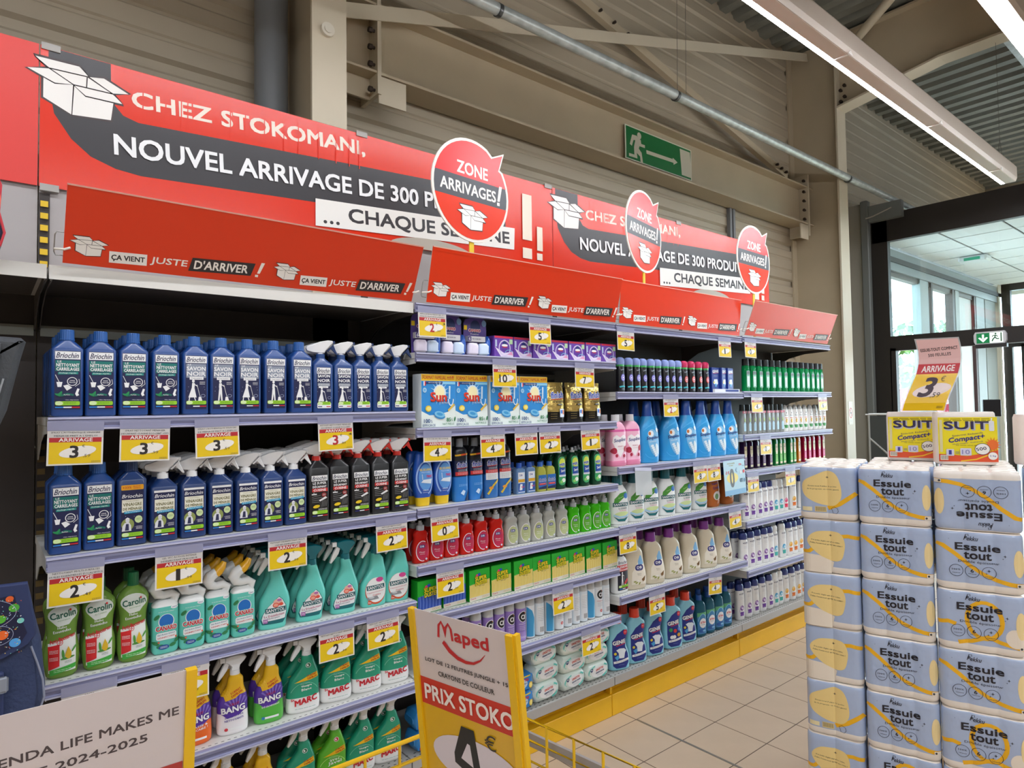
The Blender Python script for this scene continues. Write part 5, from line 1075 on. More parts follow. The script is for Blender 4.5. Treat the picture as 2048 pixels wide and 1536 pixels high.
# ================================================================== ROWS OF PRODUCTS
ORD = ['first', 'second', 'third', 'fourth', 'fifth', 'sixth', 'seventh', 'eighth', 'ninth', 'tenth', 'eleventh', 'twelfth', 'thirteenth', 'fourteenth', 'fifteenth']
SH = {'S1': 'upper shelf of left bay', 'S2': 'second shelf of left bay', 'S3': 'third shelf of left bay', 'S4': 'fourth shelf of left bay', 'B1': 'bottom shelf of left bay',
 'T2': 'top shelf of second bay', 'T3': 'second shelf of second bay', 'T4': 'third shelf of second bay', 'T5': 'fourth shelf of second bay', 'T6': 'fifth shelf of second bay', 'T7': 'sixth shelf of second bay', 'B2': 'bottom shelf of second bay',
 'U2': 'top shelf of third bay', 'U3': 'second shelf of third bay', 'U4': 'third shelf of third bay', 'U5': 'fourth shelf of third bay', 'B3': 'bottom shelf of third bay',
 'V2': 'top shelf of last bay', 'V3': 'second shelf of last bay', 'V4': 'third shelf of last bay', 'V5': 'fourth shelf of last bay', 'V6': 'fifth shelf of last bay', 'B4': 'bottom shelf of last bay'}
D = {'tile': 'blue tile cleaner bottle', 'savon': 'blue black-soap bottle', 'savspray': 'blue black-soap spray', 'vin33': 'blue vinegar refill bottle with yellow tab', 'vinspray': 'blue vinegar spray', 'decap': 'black oven spray', 'carolin': 'green multi-surface bottle',
 'canard': 'turquoise toilet gel bottle', 'sany': 'teal grapefruit spray', 'sanyk': 'teal kitchen spray', 'bango': 'purple and orange spray', 'bangw': 'purple and white spray', 'bangg': 'purple and green spray', 'marc': 'green and white vinegar spray', 'javel': 'lime green bleach spray',
 'lem': 'blue lemon wipes pack', 'lin': 'white wipes pack', 'fresh': 'purple toilet disc pack', 'pbox': 'small purple toilet block box', 'sun': 'blue and yellow dishwasher tablet box', 'fbag': 'gold tablet pouch', 'gel': 'blue dishwasher gel bottle',
 'fin': 'rinse aid bottle, blue base', 'fin2': 'rinse aid bottle, white band', 'dbs': 'small pale blue cleaner bottle', 'finy': 'small yellow cleaner bottle', 'mir': 'dark green dish soap', 'dbr': 'red dish soap', 'dbc': 'clear dish soap', 'dbg': 'bright green dish soap',
 'dust': 'green duster box with yellow fluff', 'dustb': 'green duster box with blue fluff', 'cifp': 'purple aerosol can', 'cifb': 'white aerosol can', 'cifl': 'blue-sided aerosol can', 'cifr': 'aerosol can turned backwards', 'blk': 'black scent bottle, violet cap', 'red': 'black scent bottle, pink cap', 'gen': 'navy laundry powder box',
 'soupp': 'pink fabric softener', 'soupb': 'blue fabric softener', 'slv': 'white laundry bottle', 'croix': 'orange laundry bottle', 'bl': 'white stain remover bottle', 'dbl': 'cream laundry bottle', 'genie': 'light blue laundry bottle', 'genie2': 'light blue laundry bottle with coloured print', 'xtra': 'dark blue laundry bottle',
 'mw': 'green mouthwash bottle', 'clr': 'clear shower gel, red band', 'dove': 'white oval shower gel', 'pur': 'dark purple shower gel', 'grn': 'green shower gel', 'org': 'orange shower gel', 'rd': 'red shower gel', 'shp': 'white shampoo, purple flower', 'sht': 'white shampoo, turquoise square', 'sho': 'white shampoo, orange square', 'shr': 'white shampoo, red square'}
# shelf: (y of the front row, [(kind, [x...], rows behind, y pitch, rz)])
R_ = {
'S1': (.055, [('tile', [.057, .15, .246, .344], 3, .092), ('savon', [.441, .533, .627, .727, .829], 3, .092), ('savspray', [.921, 1.01, 1.098, 1.186, 1.273], 1, .09)]),
'S2': (.055, [('tile', [.055, .149], 1, .085), ('vin33', [.243], 1, .085), ('vinspray', [.34, .435, .529, .622, .715, .806], 3, .09), ('decap', [.9, .992, 1.084, 1.18, 1.274], 2, .09)]),
'S3': (.06, [('carolin', [.052, .153, .252], 1, .085), ('canard', [.35, .435, .523, .612], 2, .085), ('sany', [.729, .874, 1.018], 4, .065), ('sanyk', [1.152, 1.265], 4, .065)]),
'S4': (.065, [('bango', [.452], 1, .075), ('bangw', [.579], 1, .075), ('bangg', [.712], 1, .075), ('marc', [.845, .985, 1.122, 1.256], 2, .075)]),
'B1': (.12, [('bangw', [.563], 1, .08), ('bangg', [.7], 1, .08), ('marc', [.852], 1, .08), ('javel', [.987], 1, .08), ('marc', [1.12, 1.25], 1, .08)]),
'T2': (.05, [('fresh', [1.425, 1.572, 1.719], 0, 0), ('pbox', [1.862, 1.992, 2.121, 2.255, 2.384, 2.512, 2.638], 0, 0)]),
'T3': (.055, [('sun', [1.469, 1.662, 1.864, 2.056], 0, 0), ('fbag', [2.229, 2.374, 2.522], 0, 0)]),
'T4': (.055, [('gel', [1.405, 1.51], 1, .08), ('fin', [1.612, 1.7], 1, .08), ('fin2', [1.789, 1.877], 1, .08), ('dbs', [1.978, 2.052], 1, .06), ('finy', [2.121, 2.187], 1, .06), ('mir', [2.268, 2.36, 2.45, 2.543], 2, .065)]),
'T5': (.055, [('dbr', [1.387, 1.471, 1.556, 1.643, 1.732, 1.822], 1, .06), ('dbc', [1.92, 2.006, 2.09, 2.183, 2.271], 2, .06), ('dbg', [2.363, 2.455, 2.54, 2.615], 2, .06)]),
'T6': (.06, [('dustb', [1.42, 1.56], 0, 0), ('dust', [1.702, 1.838, 1.978, 2.107, 2.234, 2.362, 2.498, 2.628], 0, 0)]),
'T7': (.06, [('cifp', [1.696, 1.768, 1.838, 1.906, 1.975], 1, .065), ('cifl', [2.042], 1, .065), ('cifr', [2.106], 1, .065), ('cifl', [2.172], 1, .065), ('cifb', [2.241], 1, .065), ('cifr', [2.304, 2.367], 1, .065), ('cifr', [2.428], 1, .065), ('cifl', [2.489], 1, .065), ('cifb', [2.55], 1, .065), ('cifr', [2.612], 1, .065)]),
'U2': (.05, [('blk', [2.767, 2.84, 2.91, 2.979, 3.05, 3.12, 3.19, 3.258, 3.326], 0, 0), ('red', [3.395, 3.47, 3.551, 3.631], 0, 0), ('gen', [3.723, 3.816, 3.905, 4.0-.02][:3], 0, 0)]),
'U3': (.06, [('soupp', [2.728, 2.862], 1, .09), ('soupb', [3.02, 3.235, 3.413, 3.58, 3.755, 3.913], 1, .1)]),
'U4': (.065, [('slv', [2.738, 2.882, 3.025, 3.193, 3.36, 3.534], 1, .09), ('croix', [3.69, 3.87], 0, 0)]),
'U5': (.065, [('bl', [2.788-.06+.0], 0, 0), ('dbl', [2.88, 3.07, 3.25, 3.434, 3.63, 3.81], 1, .09)]),
'B3': (.115, [('genie', [2.769, 2.93, 3.105], 1, .09), ('genie2', [3.285], 1, .09), ('genie', [3.447], 1, .09), ('xtra', [3.592, 3.698, 3.8, 3.905], 1, .085)]),
'V2': (.05, [('mw', [4.145, 4.222, 4.314, 4.415, 4.51, 4.59, 4.69, 4.79, 4.876, 4.96, 5.05, 5.127, 5.215, 5.288], 0, 0)]),
'V3': (.05, [('clr', [4.08, 4.145, 4.212, 4.279, 4.35, 4.417, 4.481, 4.544, 4.608], 0, 0), ('dove', [4.682, 4.758, 4.833, 4.909, 4.992, 5.077, 5.165, 5.24, 5.314], 0, 0)]),
'V4': (.05, [('pur', [4.085, 4.165, 4.258, 4.341, 4.432], 0, 0), ('grn', [4.522, 4.582, 4.642, 4.735, 4.802], 0, 0), ('org', [4.87], 0, 0), ('rd', [4.962, 5.035, 5.112, 5.206, 5.285], 0, 0)]),
'V5': (.055, [('shp', [4.08, 4.17, 4.26, 4.35, 4.425], 0, 0), ('sht', [4.5, 4.575], 0, 0), ('shr', [4.65], 0, 0), ('sho', [4.773, 4.911, 5.0], 0, 0)]),
'V6': (.055, [('shp', [4.05, 4.145, 4.24, 4.33, 4.405], 1, .07), ('sht', [4.478, 4.587], 0, 0), ('sho', [4.69, 4.769, 4.863, 4.958], 1, .07)]),
'B4': (.115, [('shp', [4.087, 4.19, 4.282, 4.388, 4.485], 1, .07), ('sht', [4.566, 4.64], 0, 0), ('sho', [4.733, 4.825, 4.925, 5.007, 5.091], 0, 0)]),
}
R_['U5'] = (.065, [('bl', [2.74], 0, 0), ('dbl', [2.868, 3.05, 3.235, 3.425, 3.62, 3.8], 1, .09)])
rd = random.Random(11)
TURN = {'sany': -.16, 'sanyk': -.12, 'marc': -.16, 'javel': -.16, 'bangw': -.1, 'bangg': -.1, 'dbl': -.3, 'genie': -.26, 'genie2': -.26, 'slv': -.25, 'soupb': -.22, 'dbr': -.12, 'dbc': -.14, 'dbg': -.14, 'shp': -.2, 'sht': -.2, 'sho': -.2, 'shr': -.2, 'dove': -.15, 'xtra': -.15, 'soupp': -.1}
WIDE = {'carolin': .93, 'marc': 1.14, 'javel': 1.14, 'bangw': 1.06, 'bangg': 1.06, 'bango': 1.05, 'sany': 1.08, 'sanyk': 1.03, 'dbl': 1.14, 'genie': 1.09, 'genie2': 1.09, 'slv': 1.04, 'soupb': 1.1, 'dbr': 1.04, 'dbc': 1.04, 'dbg': 1.04, 'shp': 1.1, 'sht': 1.05, 'sho': 1.1, 'mw': 1.1}
BH = ['', 'row behind', 'third row back', 'fourth row back', 'rearmost row']
for sh, (yf, runs) in R_.items():
    z = ZS[sh]; tot = {}; done = {}
    for k, xs, nb, py in runs: tot[k] = tot.get(k, 0)+len(xs)
    for k, xs, nb, py in runs:
        for i, x in enumerate(xs):
            done[k] = done.get(k, 0)+1; o = '' if tot[k] == 1 else ORD[done[k]-1]+' '
            fl = '' if tot[k] == 1 else ' from left'
            for b in range(nb+1):
                lb = o+D[k]+fl+(', '+BH[b] if b else '')+', '+SH[sh]
                kk = k
                if k in ('savon', 'savspray') and (i % 2 if k == 'savon' else i in (2, 3)): kk = k+'m'
                jy = rd.uniform(0, .008)+b*py; rz = rd.uniform(-.06, .06)
                if k == 'gen': rz += (0, 1.1, .9, 0)[i]*.3
                rz = rz*(.25 if 'spray' in k or k in ('marc', 'mw') else .6)+TURN.get(k, 0)
                e_ = place(kk, (x+(rd.uniform(-.003, .003) if b else 0), yf+jy, z), rz, lb, D[k]+'s on the '+SH[sh], back=b > 1)
                if k in WIDE: e_.scale = (WIDE[k], 1, 1)
# turned box and its tray on the third bay
t = obj('display_tray', MB().box(3.67, 3.975, .005, .02, ZS['U2'], ZS['U2']+.024, mat('#eceef2', .5)).box(3.8, 3.96, .0035, .005, ZS['U2']+.006, ZS['U2']+.02, mat('#2a3f90', .5)), None, label='white cardboard tray under the navy laundry powder boxes', cat='tray')
# wipes
lw = random.Random(5)
for c, (x, n) in enumerate(((2.168, 3), (2.37, 3), (2.568, 4))):
    for k in range(n):
        if x > 2.5 and k == 3: pass
        if ZS['B2']+.098*(k+1) > .56: continue
        place('lin', (x+lw.uniform(-.008, .008), .125+lw.uniform(-.01, .01)+.004*k, ZS['B2']+.0965*k), lw.uniform(-.05, .05)+(.12 if c == 1 and k == 0 else 0), ('lowest ', 'middle ', 'topmost ', 'fourth ')[k]+D['lin']+' in the '+('left', 'middle', 'right')[c]+' stack, '+SH['B2'], 'white wipes packs on the bottom shelf')
for c, x in enumerate((1.452, 1.68, 1.985)):
    for k in range(2 if c < 2 else 2):
        place('lem', (x, .125, ZS['B2']+.092*k), lw.uniform(-.05, .05), ('lower ', 'upper ')[k]+D['lem']+' in the '+('left', 'middle', 'right')[c]+' pair, '+SH['B2'], 'blue lemon wipes packs')
# ------------------------------------------------------------------ price cards
def tag_(x, z, n, cts, l1, l2, lab, red=False, old=None, rot=0., w=.149, pale=False):
    t = thing('price_card', lab, 'price card', (x, -.022, z), 0, 'yellow arrival price cards', rot=(-.04, rot, 0)); h = .108
    k = MB(); k.box(-w/2, w/2, 0, .0012, -h, .0, mat('#e9e5df', .35)); obj('card', k, t)
    obj('clear_sleeve', MB().box(-w/2-.001, w/2+.001, -.0012, -.0008, 0, .03, mat('#b0b0cc', .3, alpha=.5)), t)
    p = Pr(0.); p.rect(-w/2, -.022, w/2, 0, '#cfcac6'); p.rect(-w/2+.005, -.036, w/2-.005, -.021, '#b5262c'); p.rect(-w/2+.005, -h+.005, w/2-.005, -.036, mat('#e8c416', .35))
    p.t(l1, 0, -.0055, min(w*.88, len(l1)*.0052), .0058, '#3a3836', .02); p.t(l2, 0, -.0155, min(w*.95, len(l2)*.0052), .0058, '#3a3836', .02); p.t('ARRIVAGE', 0, -.0285, .09, .0118, '#f4ece4', .035, res=2)
    p.ell(.006, -.066, .05, .017, '#efeae2', rot=.16); nc = '#b5262c' if red else '#2a2422'
    p.t(n, -.004 if len(n) == 1 else -.012, -.066, .025*len(n)-(.01 if n == '1' else 0), .04, nc, .05, res=3); p.t('€', .021, -.048, .008, .009, '#4a4440', .0); p.t(cts, .03, -.08, .02, .011, '#4a4440', .0)
    if old: p.t(old, w/2-.014, -.045, .013, .01, '#2a2422', .03)
    p.lines(w/2-.02, -h+.011, .024, 2, .0035, '#5a5248', .001)
    obj('card_print', p, t)
AV = ("SPRAY L'AUTHENTIQUE VINAIGRE", "MENAGE PRET A L'EMPLOI"); ML = lambda s: s
TG = [('S1', .077, '3', ',59', *AV), ('S1', .272, '3', ',99', 'SPRAY NETTOYANT MENAGER', 'DECAPANT CUISINE ECOCERT +33%'), ('S1', .5, '3', ',59', "SPRAY L'AUTHENTIQUE VINAIGRE", "DE MENAGE PRET A L'EMPLOI"), ('S1', .95, '3', ',89', 'PISTOLET NETTOYANT MENAGER', 'DECAPANT CUISINE ECOCERT', 1, '4'),
 ('S2', .082, '2', ',49', 'NETTOYANT MULTI-SURFACES', 'HUILES ESSENTIELLES EUCALYPTUS'), ('S2', .378, '1', ',99', 'GEL WC ACTION INTENSE', 'DESINFECTANT FRAICHEUR'), ('S2', .755, '2', ',99', 'PISTOLET DESINFECTANT MULTI', 'USAGES PAMPLEMOUSSE'), ('S2', 1.201, '2', ',99', 'PISTOLET NETTOYANT', 'DESINFECTANT MULTI-USAGES'),
 ('S3', .12, '2', ',99', 'PASTA', 'NETTOYANT'), ('S3', .4, '2', ',99', 'PISTOLET NETTOYANT', 'DEGRAISSANT'), ('S3', .951, '2', ',99', 'PISTOLET NETTOYANT VINAIGRE', 'BLANC'), ('S3', 1.157, '2', ',59', 'PISTOLET NETTOYANT MULTI', 'USAGE A LA JAVEL'),
 ('T1', 1.414, '2', ',99', 'APPLICATEUR FRESH GEL X 6', 'DISQUES FRAICHEUR LAVANDE', 1, '3'), ('T1', 2.067, '5', ',99', '12 RECHARGES GEL FRAICHEUR', 'FRAICHEUR LAVANDE'), ('T2', 1.83, '10', ',99', '68 TABLETTES SUPER EFFICACE', 'TOUT EN 1 CITRON'), ('T2', 2.391, '7', ',99', '27 TABLETTES LAVE VAISSELLE', 'ULTIMATE PLUS CITRON'),
 ('T3', 1.436, '4', ',69', '50 DOSES EN GEL LAVAGE', 'X'), ('T3', 1.75, '4', ',99', 'LIQUIDE RINCAGE BRILLANCE', ' E '), ('T3', 1.963, '2', ',29', 'NETTOYANT LAVE VAISSELLE', 'CITRON 250ML'), ('T3', 2.125, '2', ',99', 'NETTOYANT LAVE VAISSELLE', 'FRAICHEUR CITRON'), ('T3', 2.427, '1', ',49', 'LIQUIDE VAISSELLE MENTHE', 'EAU VERTE 2EN1'),
 ('T4', 1.469, '0', ',99', 'LIQUIDE VAISSELLE MENTHE +', 'FRUIT DU DRAGON'), ('T5', 1.497, '2', ',99', '5 SPONGES MAGIQUE ATTRAPE', 'POUSSIERE SUPER DUSTER'), ('T6', 2.2, '2', ',99', 'NETTOYANT MULTI-SURFACE', 'DESINFECTANT'), ('T7', 2.405, '2', ',99', 'LINGETTES DESINFECTANTES', 'MULTI'),
 ('U1', 2.737, '5', ',99', 'PARFUM LINGE', 'UNSTOPPABLES'), ('U1', 3.758, '1', ',99', 'LINGETTES DECOLOR STOP', 'ANTI'), ('U2', 3.149, '2', ',99', 'ADOUCISSANT GRAND AIR', 'ASSOUPLISSANT', 1, '3'), ('U3', 3.44, '8', ',99', 'LESSIVE LIQUIDE', 'DESINFECTANTE'), ('U3', 3.592, '8', ',99', 'LESSIVE SAVON', 'DESINFECTANTE'),
 ('U4', 2.719, '8', ',99', 'LESSIVE LIQUIDE', 'DETACHANTE MENAGER'), ('U4', 3.83, '4', ',99', 'LESSIVE', 'SAVON DALEP'), ('U5', 2.973, '5', ',99', 'LESSIVE', 'LIQUIDE'), ('U5', 3.58, '4', ',99', 'LESSIVE', 'TOTAL', 0, None, .1),
 ('V1', 4.085, '0', ',99', 'BAIN DE BOUCHE', 'MENTHE'), ('V2', 4.152, '4', ',99', 'GEL DOUCHE', 'LOT'), ('V2', 5.162, '6', ',99', 'GEL DOUCHE', 'SOIN'), ('V3', 4.256, '0', ',99', 'GEL DOUCHE', 'BAIN'), ('V4', 4.073, '1', ',99', 'SHAMPOOING', '1L'), ('V4', 4.601, '1', ',49', 'SHAMPOOING', 'LISSANT')]
NU = {'0': 'zero', '1': 'one', '2': 'two', '3': 'three', '4': 'four', '5': 'five', '6': 'six', '7': 'seven', '8': 'eight', '10': 'ten'}
cnt = {}
SH2 = dict(SH); SH2.update({'T1': 'canopy shelf of second bay', 'U1': 'canopy shelf of third bay', 'V1': 'canopy shelf of last bay'})
for g in TG: cnt[g[0], g[2]] = cnt.get((g[0], g[2]), 0)+1
seen = {}
trd = random.Random(2)
for g in TG:
    sh, x, n, c, l1, l2 = g[:6]; red = len(g) > 6 and g[6]; old = g[7] if len(g) > 7 else None; ro = g[8] if len(g) > 8 else trd.uniform(-.025, .025)
    seen[sh, n] = seen.get((sh, n), 0)+1; q = cnt[sh, n]
    lab = (ORD[seen[sh, n]-1]+' ' if q > 1 else '')+'price card with %s %s'%('red' if red else 'black', NU[n])+(' from left' if q > 1 else '')+', hung under the '+SH2[sh]
    tag_(x, ZS[sh]-.045, n, c, l1, l2, lab, red, old, ro)
# pale blue offer poster and the blank holder
t = thing('offer_poster', 'pale blue offer poster with a big grey zero under fabric softeners', 'poster', (3.83, -.024, ZS['U3']-.03), 0, rot=(-.04, -.02, 0)); obj('sheet', MB().box(-.13, .13, 0, .001, -.235, 0, mat('#b9dbe8', .4)), t)
p = Pr(0.); p.rect(-.13, -.235, .13, -.2, '#86b9dc'); p.ell(-.03, -.12, .07, .035, '#efe08a'); p.t('0', -.035, -.12, .06, .13, '#6a6e70', .05, res=3); p.t('€', .02, -.07, .022, .03, '#6a8fb0', .02); p.t('-3 €', -.09, -.08, .05, .022, '#d8404a', .04); p.t('POUR 2 ACHETÉS', -.04, -.02, .09, .01, '#a99a2a', .03); p.t('1€ OFFERT', -.04, -.035, .05, .008, '#a99a2a', .03)
p.t('XTRA', .07, -.035, .036, .014, '#d8404a', .04); p.t('Xtra', .108, -.045, .03, .01, '#6a8fb0', .02); p.rr(.06, -.1, .09, -.075, .003, '#e8f0f2'); p.ell(.11, -.085, .012, .012, '#d8404a'); p.rr(.06, -.155, .09, -.13, .003, '#4a6a80'); p.ell(.112, -.145, .01, .014, '#6a8fb0'); obj('poster_print', p, t)
t = thing('blank_card', 'blank translucent card holder hanging over a white laundry bottle', 'card holder', (2.87, -.022, ZS['U3']-.045), .0, rot=(-.1, .08, 0)); obj('sleeve', MB().box(-.075, .075, 0, .0012, -.13, .02, mat('#dfe4e6', .2, alpha=.5)), t); obj('clip', MB().box(-.075, .075, -.001, .002, .01, .03, mat('#c9cbe0', .3)), t)
t = thing('turned_card', 'pale card seen from behind under the third shelf of last bay', 'price card', (4.9, -.058, ZS['V4']-.04), -.5); obj('card', MB().box(-.075, .075, 0, .0012, -.105, 0, mat('#d9dccf', .4)), t); p = Pr(0.); p.t('1', 0, -.06, .012, .03, '#8a8f86', .03); obj('card_print', p, t)

# ================================================================== PAPER PACK STACK
PW, PD, PH = .264, .2, .232
def lobed(w, d, nx, ny, n=96):
    O = []
    for j in range(n):
        a = 2*PI*(j+.5)/n; c, s_ = math.cos(a), math.sin(a); x = math.copysign(abs(c)**(2/9), c)*w/2; y = math.copysign(abs(s_)**(2/9), s_)*d/2
        O.append((x, y))
    return O
def dip(t, w, n): return .007*(1-abs(math.sin(PI*(t+w/2)/(w/n))))**2
def packbody(w, d, nx, ny, h, film, top):
    O = []; n = 30
    r = .032; 
    for k in range(n+1): x = -w/2+r+(w-2*r)*k/n; O.append((x, -d/2+dip(x, w, nx)))
    for k in range(1, 6): a = -PI/2+PI/2*k/6; O.append((w/2-r+r*math.cos(a), -d/2+r+r*math.sin(a)))
    for k in range(n+1): y = -d/2+r+(d-2*r)*k/n; O.append((w/2-dip(y, d, ny), y))
    for k in range(1, 6): a = PI/2*k/6; O.append((w/2-r+r*math.cos(a), d/2-r+r*math.sin(a)))
    for k in range(n+1): x = w/2-r-(w-2*r)*k/n; O.append((x, d/2-dip(x, w, nx)))
    for k in range(1, 6): a = PI/2+PI/2*k/6; O.append((-w/2+r+r*math.cos(a), d/2-r+r*math.sin(a)))
    for k in range(n+1): y = d/2-r-(d-2*r)*k/n; O.append((-w/2+dip(y, d, ny), y))
    for k in range(1, 6): a = PI+PI/2*k/6; O.append((-w/2+r+r*math.cos(a), -d/2+r+r*math.sin(a)))
    R = [[(x*k, y*k, z) for x, y in O] for z, k in ((0, .93), (.004, .97), (.012, .995), (.028, 1), (h-.03, 1), (h-.012, .995), (h-.004, .97), (h, .93))]
    wt = mat('#ece4da', .35, coat=.5, bump=(22, .55, (1, .3, .6))); fm = mat(film, .26, coat=.6, bump=(22, .55, (1, .3, .6)))
    return MB().rings(R, wt, True, mats=[wt, wt, wt, fm, fm, fm, wt])
def pack_front(ring=False):
    def sf(x, z): 
        e = max(0, abs(x)-(PW/2-.032)); return -PD/2+dip(x, PW, 3)*(e == 0)+(.032-math.sqrt(max(0, .032**2-min(.031, e)**2)))-.0004
    p = Pr(sf, True, .008); Y_ = '#efb41c'; K = '#1d1a24'
    if not ring: p.path([(-.13, .178), (-.11, .172), (-.07, .14), (-.03, .1), (.01, .07), (.05, .05), (.09, .04), (.13, .036)], [.014, .016, .015, .014, .014, .015, .016, .016], Y_)
    else: p.ring(.01, .125, .052, .07, .014, Y_); p.path([(-.13, .1), (-.1, .108), (-.075, .1)], .015, Y_); p.path([(-.07, .03), (-.03, .04), (.02, .064), (.05, .05), (.13, .032)], .015, Y_); p.ell(.1, .07, .03, .036, '#e8dccb')
    p.ell(.116, .12, .0155, .052, '#ecd49a', n=18)
    p.t('Pekku', -.022, .205, .042, .017, K, .015, sh=.25, res=2); p.path([(-.04, .203), (-.038, .22), (-.03, .222), (-.03, .214)], .0018, K)
    p.t('Essuie', -.004, .172, .136, .03, K, .055, res=3); p.t('tout', -.004, .138, .084, .028, K, .055, res=3); p.t('Double épaisseur', -.002, .113, .122, .012, K, .0, res=2)
    for x, s_ in ((-.07, '100%'), (-.022, '6'), (.028, '')): p.ring(x, .076, .021, .023, .0016, '#2a2a3a', 26); (p.t(s_, x, .08 if s_ == '100%' else .079, .026 if s_ == '100%' else .01, .007 if s_ == '100%' else .014, K, .04) if s_ else None); p.lines(x, .067 if s_ else .062, .024, 1 if s_ else 1, .004, '#3a3a4a', .0016)
    for x, z, s_ in ((.028, .084, .007), (.02, .073, .004), (.076, .146, .006), (.07, .136, .003), (-.09, .2, .002)): p.poly([(x-s_, z), (x-s_*.2, z-s_*.2), (x, z-s_), (x+s_*.2, z-s_*.2), (x+s_, z), (x+s_*.2, z+s_*.2), (x, z+s_), (x-s_*.2, z+s_*.2)], K)
    p.rect(.108, .03, .13, .044, '#e9dfcf'); p.ell(.114, .037, .004, .0045, '#3a3a3a', n=10)
    return p
def rnd(P, k=4):
    out = []; n = len(P)
    for i in range(n):
        a, b, c, d = P[i-1], P[i], P[(i+1) % n], P[(i+2) % n]
        for j in range(k):
            t_ = j/k; out.append(tuple(.5*((2*q)+(-p_+r)*t_+(2*p_-5*q+4*r-s_)*t_*t_+(-p_+3*q-3*r+s_)*t_**3) for p_, q, r, s_ in zip(a, b, c, d)))
    return out
def pack_side(var):
    w, d = PD, PW
    def sf(x, z):
        e = max(0, abs(x)-(w/2-.032)); return -d/2+dip(x, w, 2)*(e == 0)+(.032-math.sqrt(max(0, .032**2-min(.031, e)**2)))-.0004
    p = Pr(sf, True, .008); B = '#ecd08a'; K = '#2a2430'; Y_ = '#efb41c'
    if var == 0: p.path([(-.0, .05), (.04, .07), (.098, .12)], .017, Y_); p.poly(rnd([(-.088, .12), (-.084, .165), (-.04, .195), (.0, .214), (.03, .2), (.046, .15), (.046, .095), (.02, .062), (-.03, .068), (-.07, .09)]), B)
    else: p.path([(-.1, .085), (-.075, .09), (-.06, .105)], .015, Y_); p.path([(.02, .162), (.06, .168), (.098, .16)], .016, Y_); p.poly(rnd([(-.078, .12), (-.08, .15), (-.05, .178), (.0, .184), (.034, .176), (.048, .14), (.046, .1), (.034, .062), (.0, .055), (-.044, .08)]), B); p.poly([(-.1, .0), (.0, .0), (.01, .05), (-.04, .075), (-.1, .08)], '#e8dccb')
    z = .138 if var else .145
    p.t('Essuie-tout Pekku, le poète' if var == 0 else 'Des petits dégâts aux gros éclats,', -.018, z, .1, .007, K, .02, rot=0 if var == 0 else -.08); p.t('de la propreté, en toute gaieté' if var == 0 else "Pekku, l'essuie-tout qui fait des éclats !", -.016, z-.013, .112, .007, K, .02, rot=0 if var == 0 else -.08)
    s_ = .006; x, zz = 0.0, .185 if var == 0 else .165; p.poly([(x-s_, zz), (x-s_*.2, zz-s_*.2), (x, zz-s_), (x+s_*.2, zz-s_*.2), (x+s_, zz), (x+s_*.2, zz+s_*.2), (x, zz+s_), (x-s_*.2, zz+s_*.2)], K)
    if var == 0:
        p.rect(-.09, .034, -.055, .052, '#e8dcae'); p.rect(-.045, .033, -.005, .056, '#e0c98a')
        for i in range(12): p.rect(-.042+.003*i, .036, -.0408+.003*i, .054, K); p.lay -= 1
        p.lay += 1; p.path([(.012, .05), (.022, .058), (.034, .05), (.036, .038), (.03, .028), (.018, .03), (.016, .04)], .0015, K, True)
    return p
def flip(p, h):
    for i, (x, y, z) in enumerate(p.v): p.v[i] = (-x, y, h-z)
    return p
rollm = None
def packkind(w, d, nx, ny, pr, top=False, var=False):
    global rollm
    if rollm is None:
        wt = mat('#efe9e0', .7, bump=(60, .3, (1, 1, 1))); m = MB(); n = 20; R = []
        for z, r in ((PH-.03, .04), (PH+.001, .04), (PH+.004, .037), (PH+.003, .018), (PH-.02, .017)): R.append([(r*math.cos(2*PI*j/n), r*math.sin(2*PI*j/n), z) for j in range(n)])
        m.rings(R, wt, True, cap=False); m.rings([R[-1], [(0.001*math.cos(2*PI*j/n), 0.001*math.sin(2*PI*j/n), PH-.02) for j in range(n)]], mat('#6a5a48', .8), True, cap=False); rollm = m.mesh('roll')
    return (w, d, nx, ny, pr, top)
PK = {'A': packkind(PW, PD, 3, 2, pack_front()), 'Ar': packkind(PW, PD, 3, 2, pack_front(True)), 'Af': packkind(PW, PD, 3, 2, flip(pack_front(), PH)), 'S0': packkind(PD, PW, 2, 3, pack_side(0)), 'S1': packkind(PD, PW, 2, 3, pack_side(1))}
PM = {}
TH = math.atan2(-.955, .296); E1 = Vector((.296, -.955, 0)); NB = Vector((.955, .296, 0)); O3 = Vector((2.76, -1.279, 0))
def put_pack(k, u, v, z, lab, top, jr=0., sx=1.):
    w, d, nx, ny, pr, _ = PK[k]
    if k not in PM:
        bd_ = packbody(w, d, nx, ny, PH, '#a9b9d6', False)
        if k == 'Af': flip(bd_, PH)
        PM[k] = (bd_.mesh('film'), pr.mesh('film_print'))
    c = O3+E1*u+NB*v; t = thing('paper_towel_pack', lab, 'paper towels', (c.x, c.y, z), TH+jr, 'wrapped paper towel packs in the big stack'); t.scale = (sx, 1, 1)
    obj('film', PM[k][0], t); obj('film_print', PM[k][1], t)
    if top:
        for a in range(nx):
            for b in range(ny): obj('roll', rollm, t, (-w/2+w/nx*(a+.5), -d/2+d/ny*(b+.5), 0))
LR = ['top layer', 'second layer', 'third layer', 'fourth layer', 'fifth layer', 'sixth layer']
prd = random.Random(4)
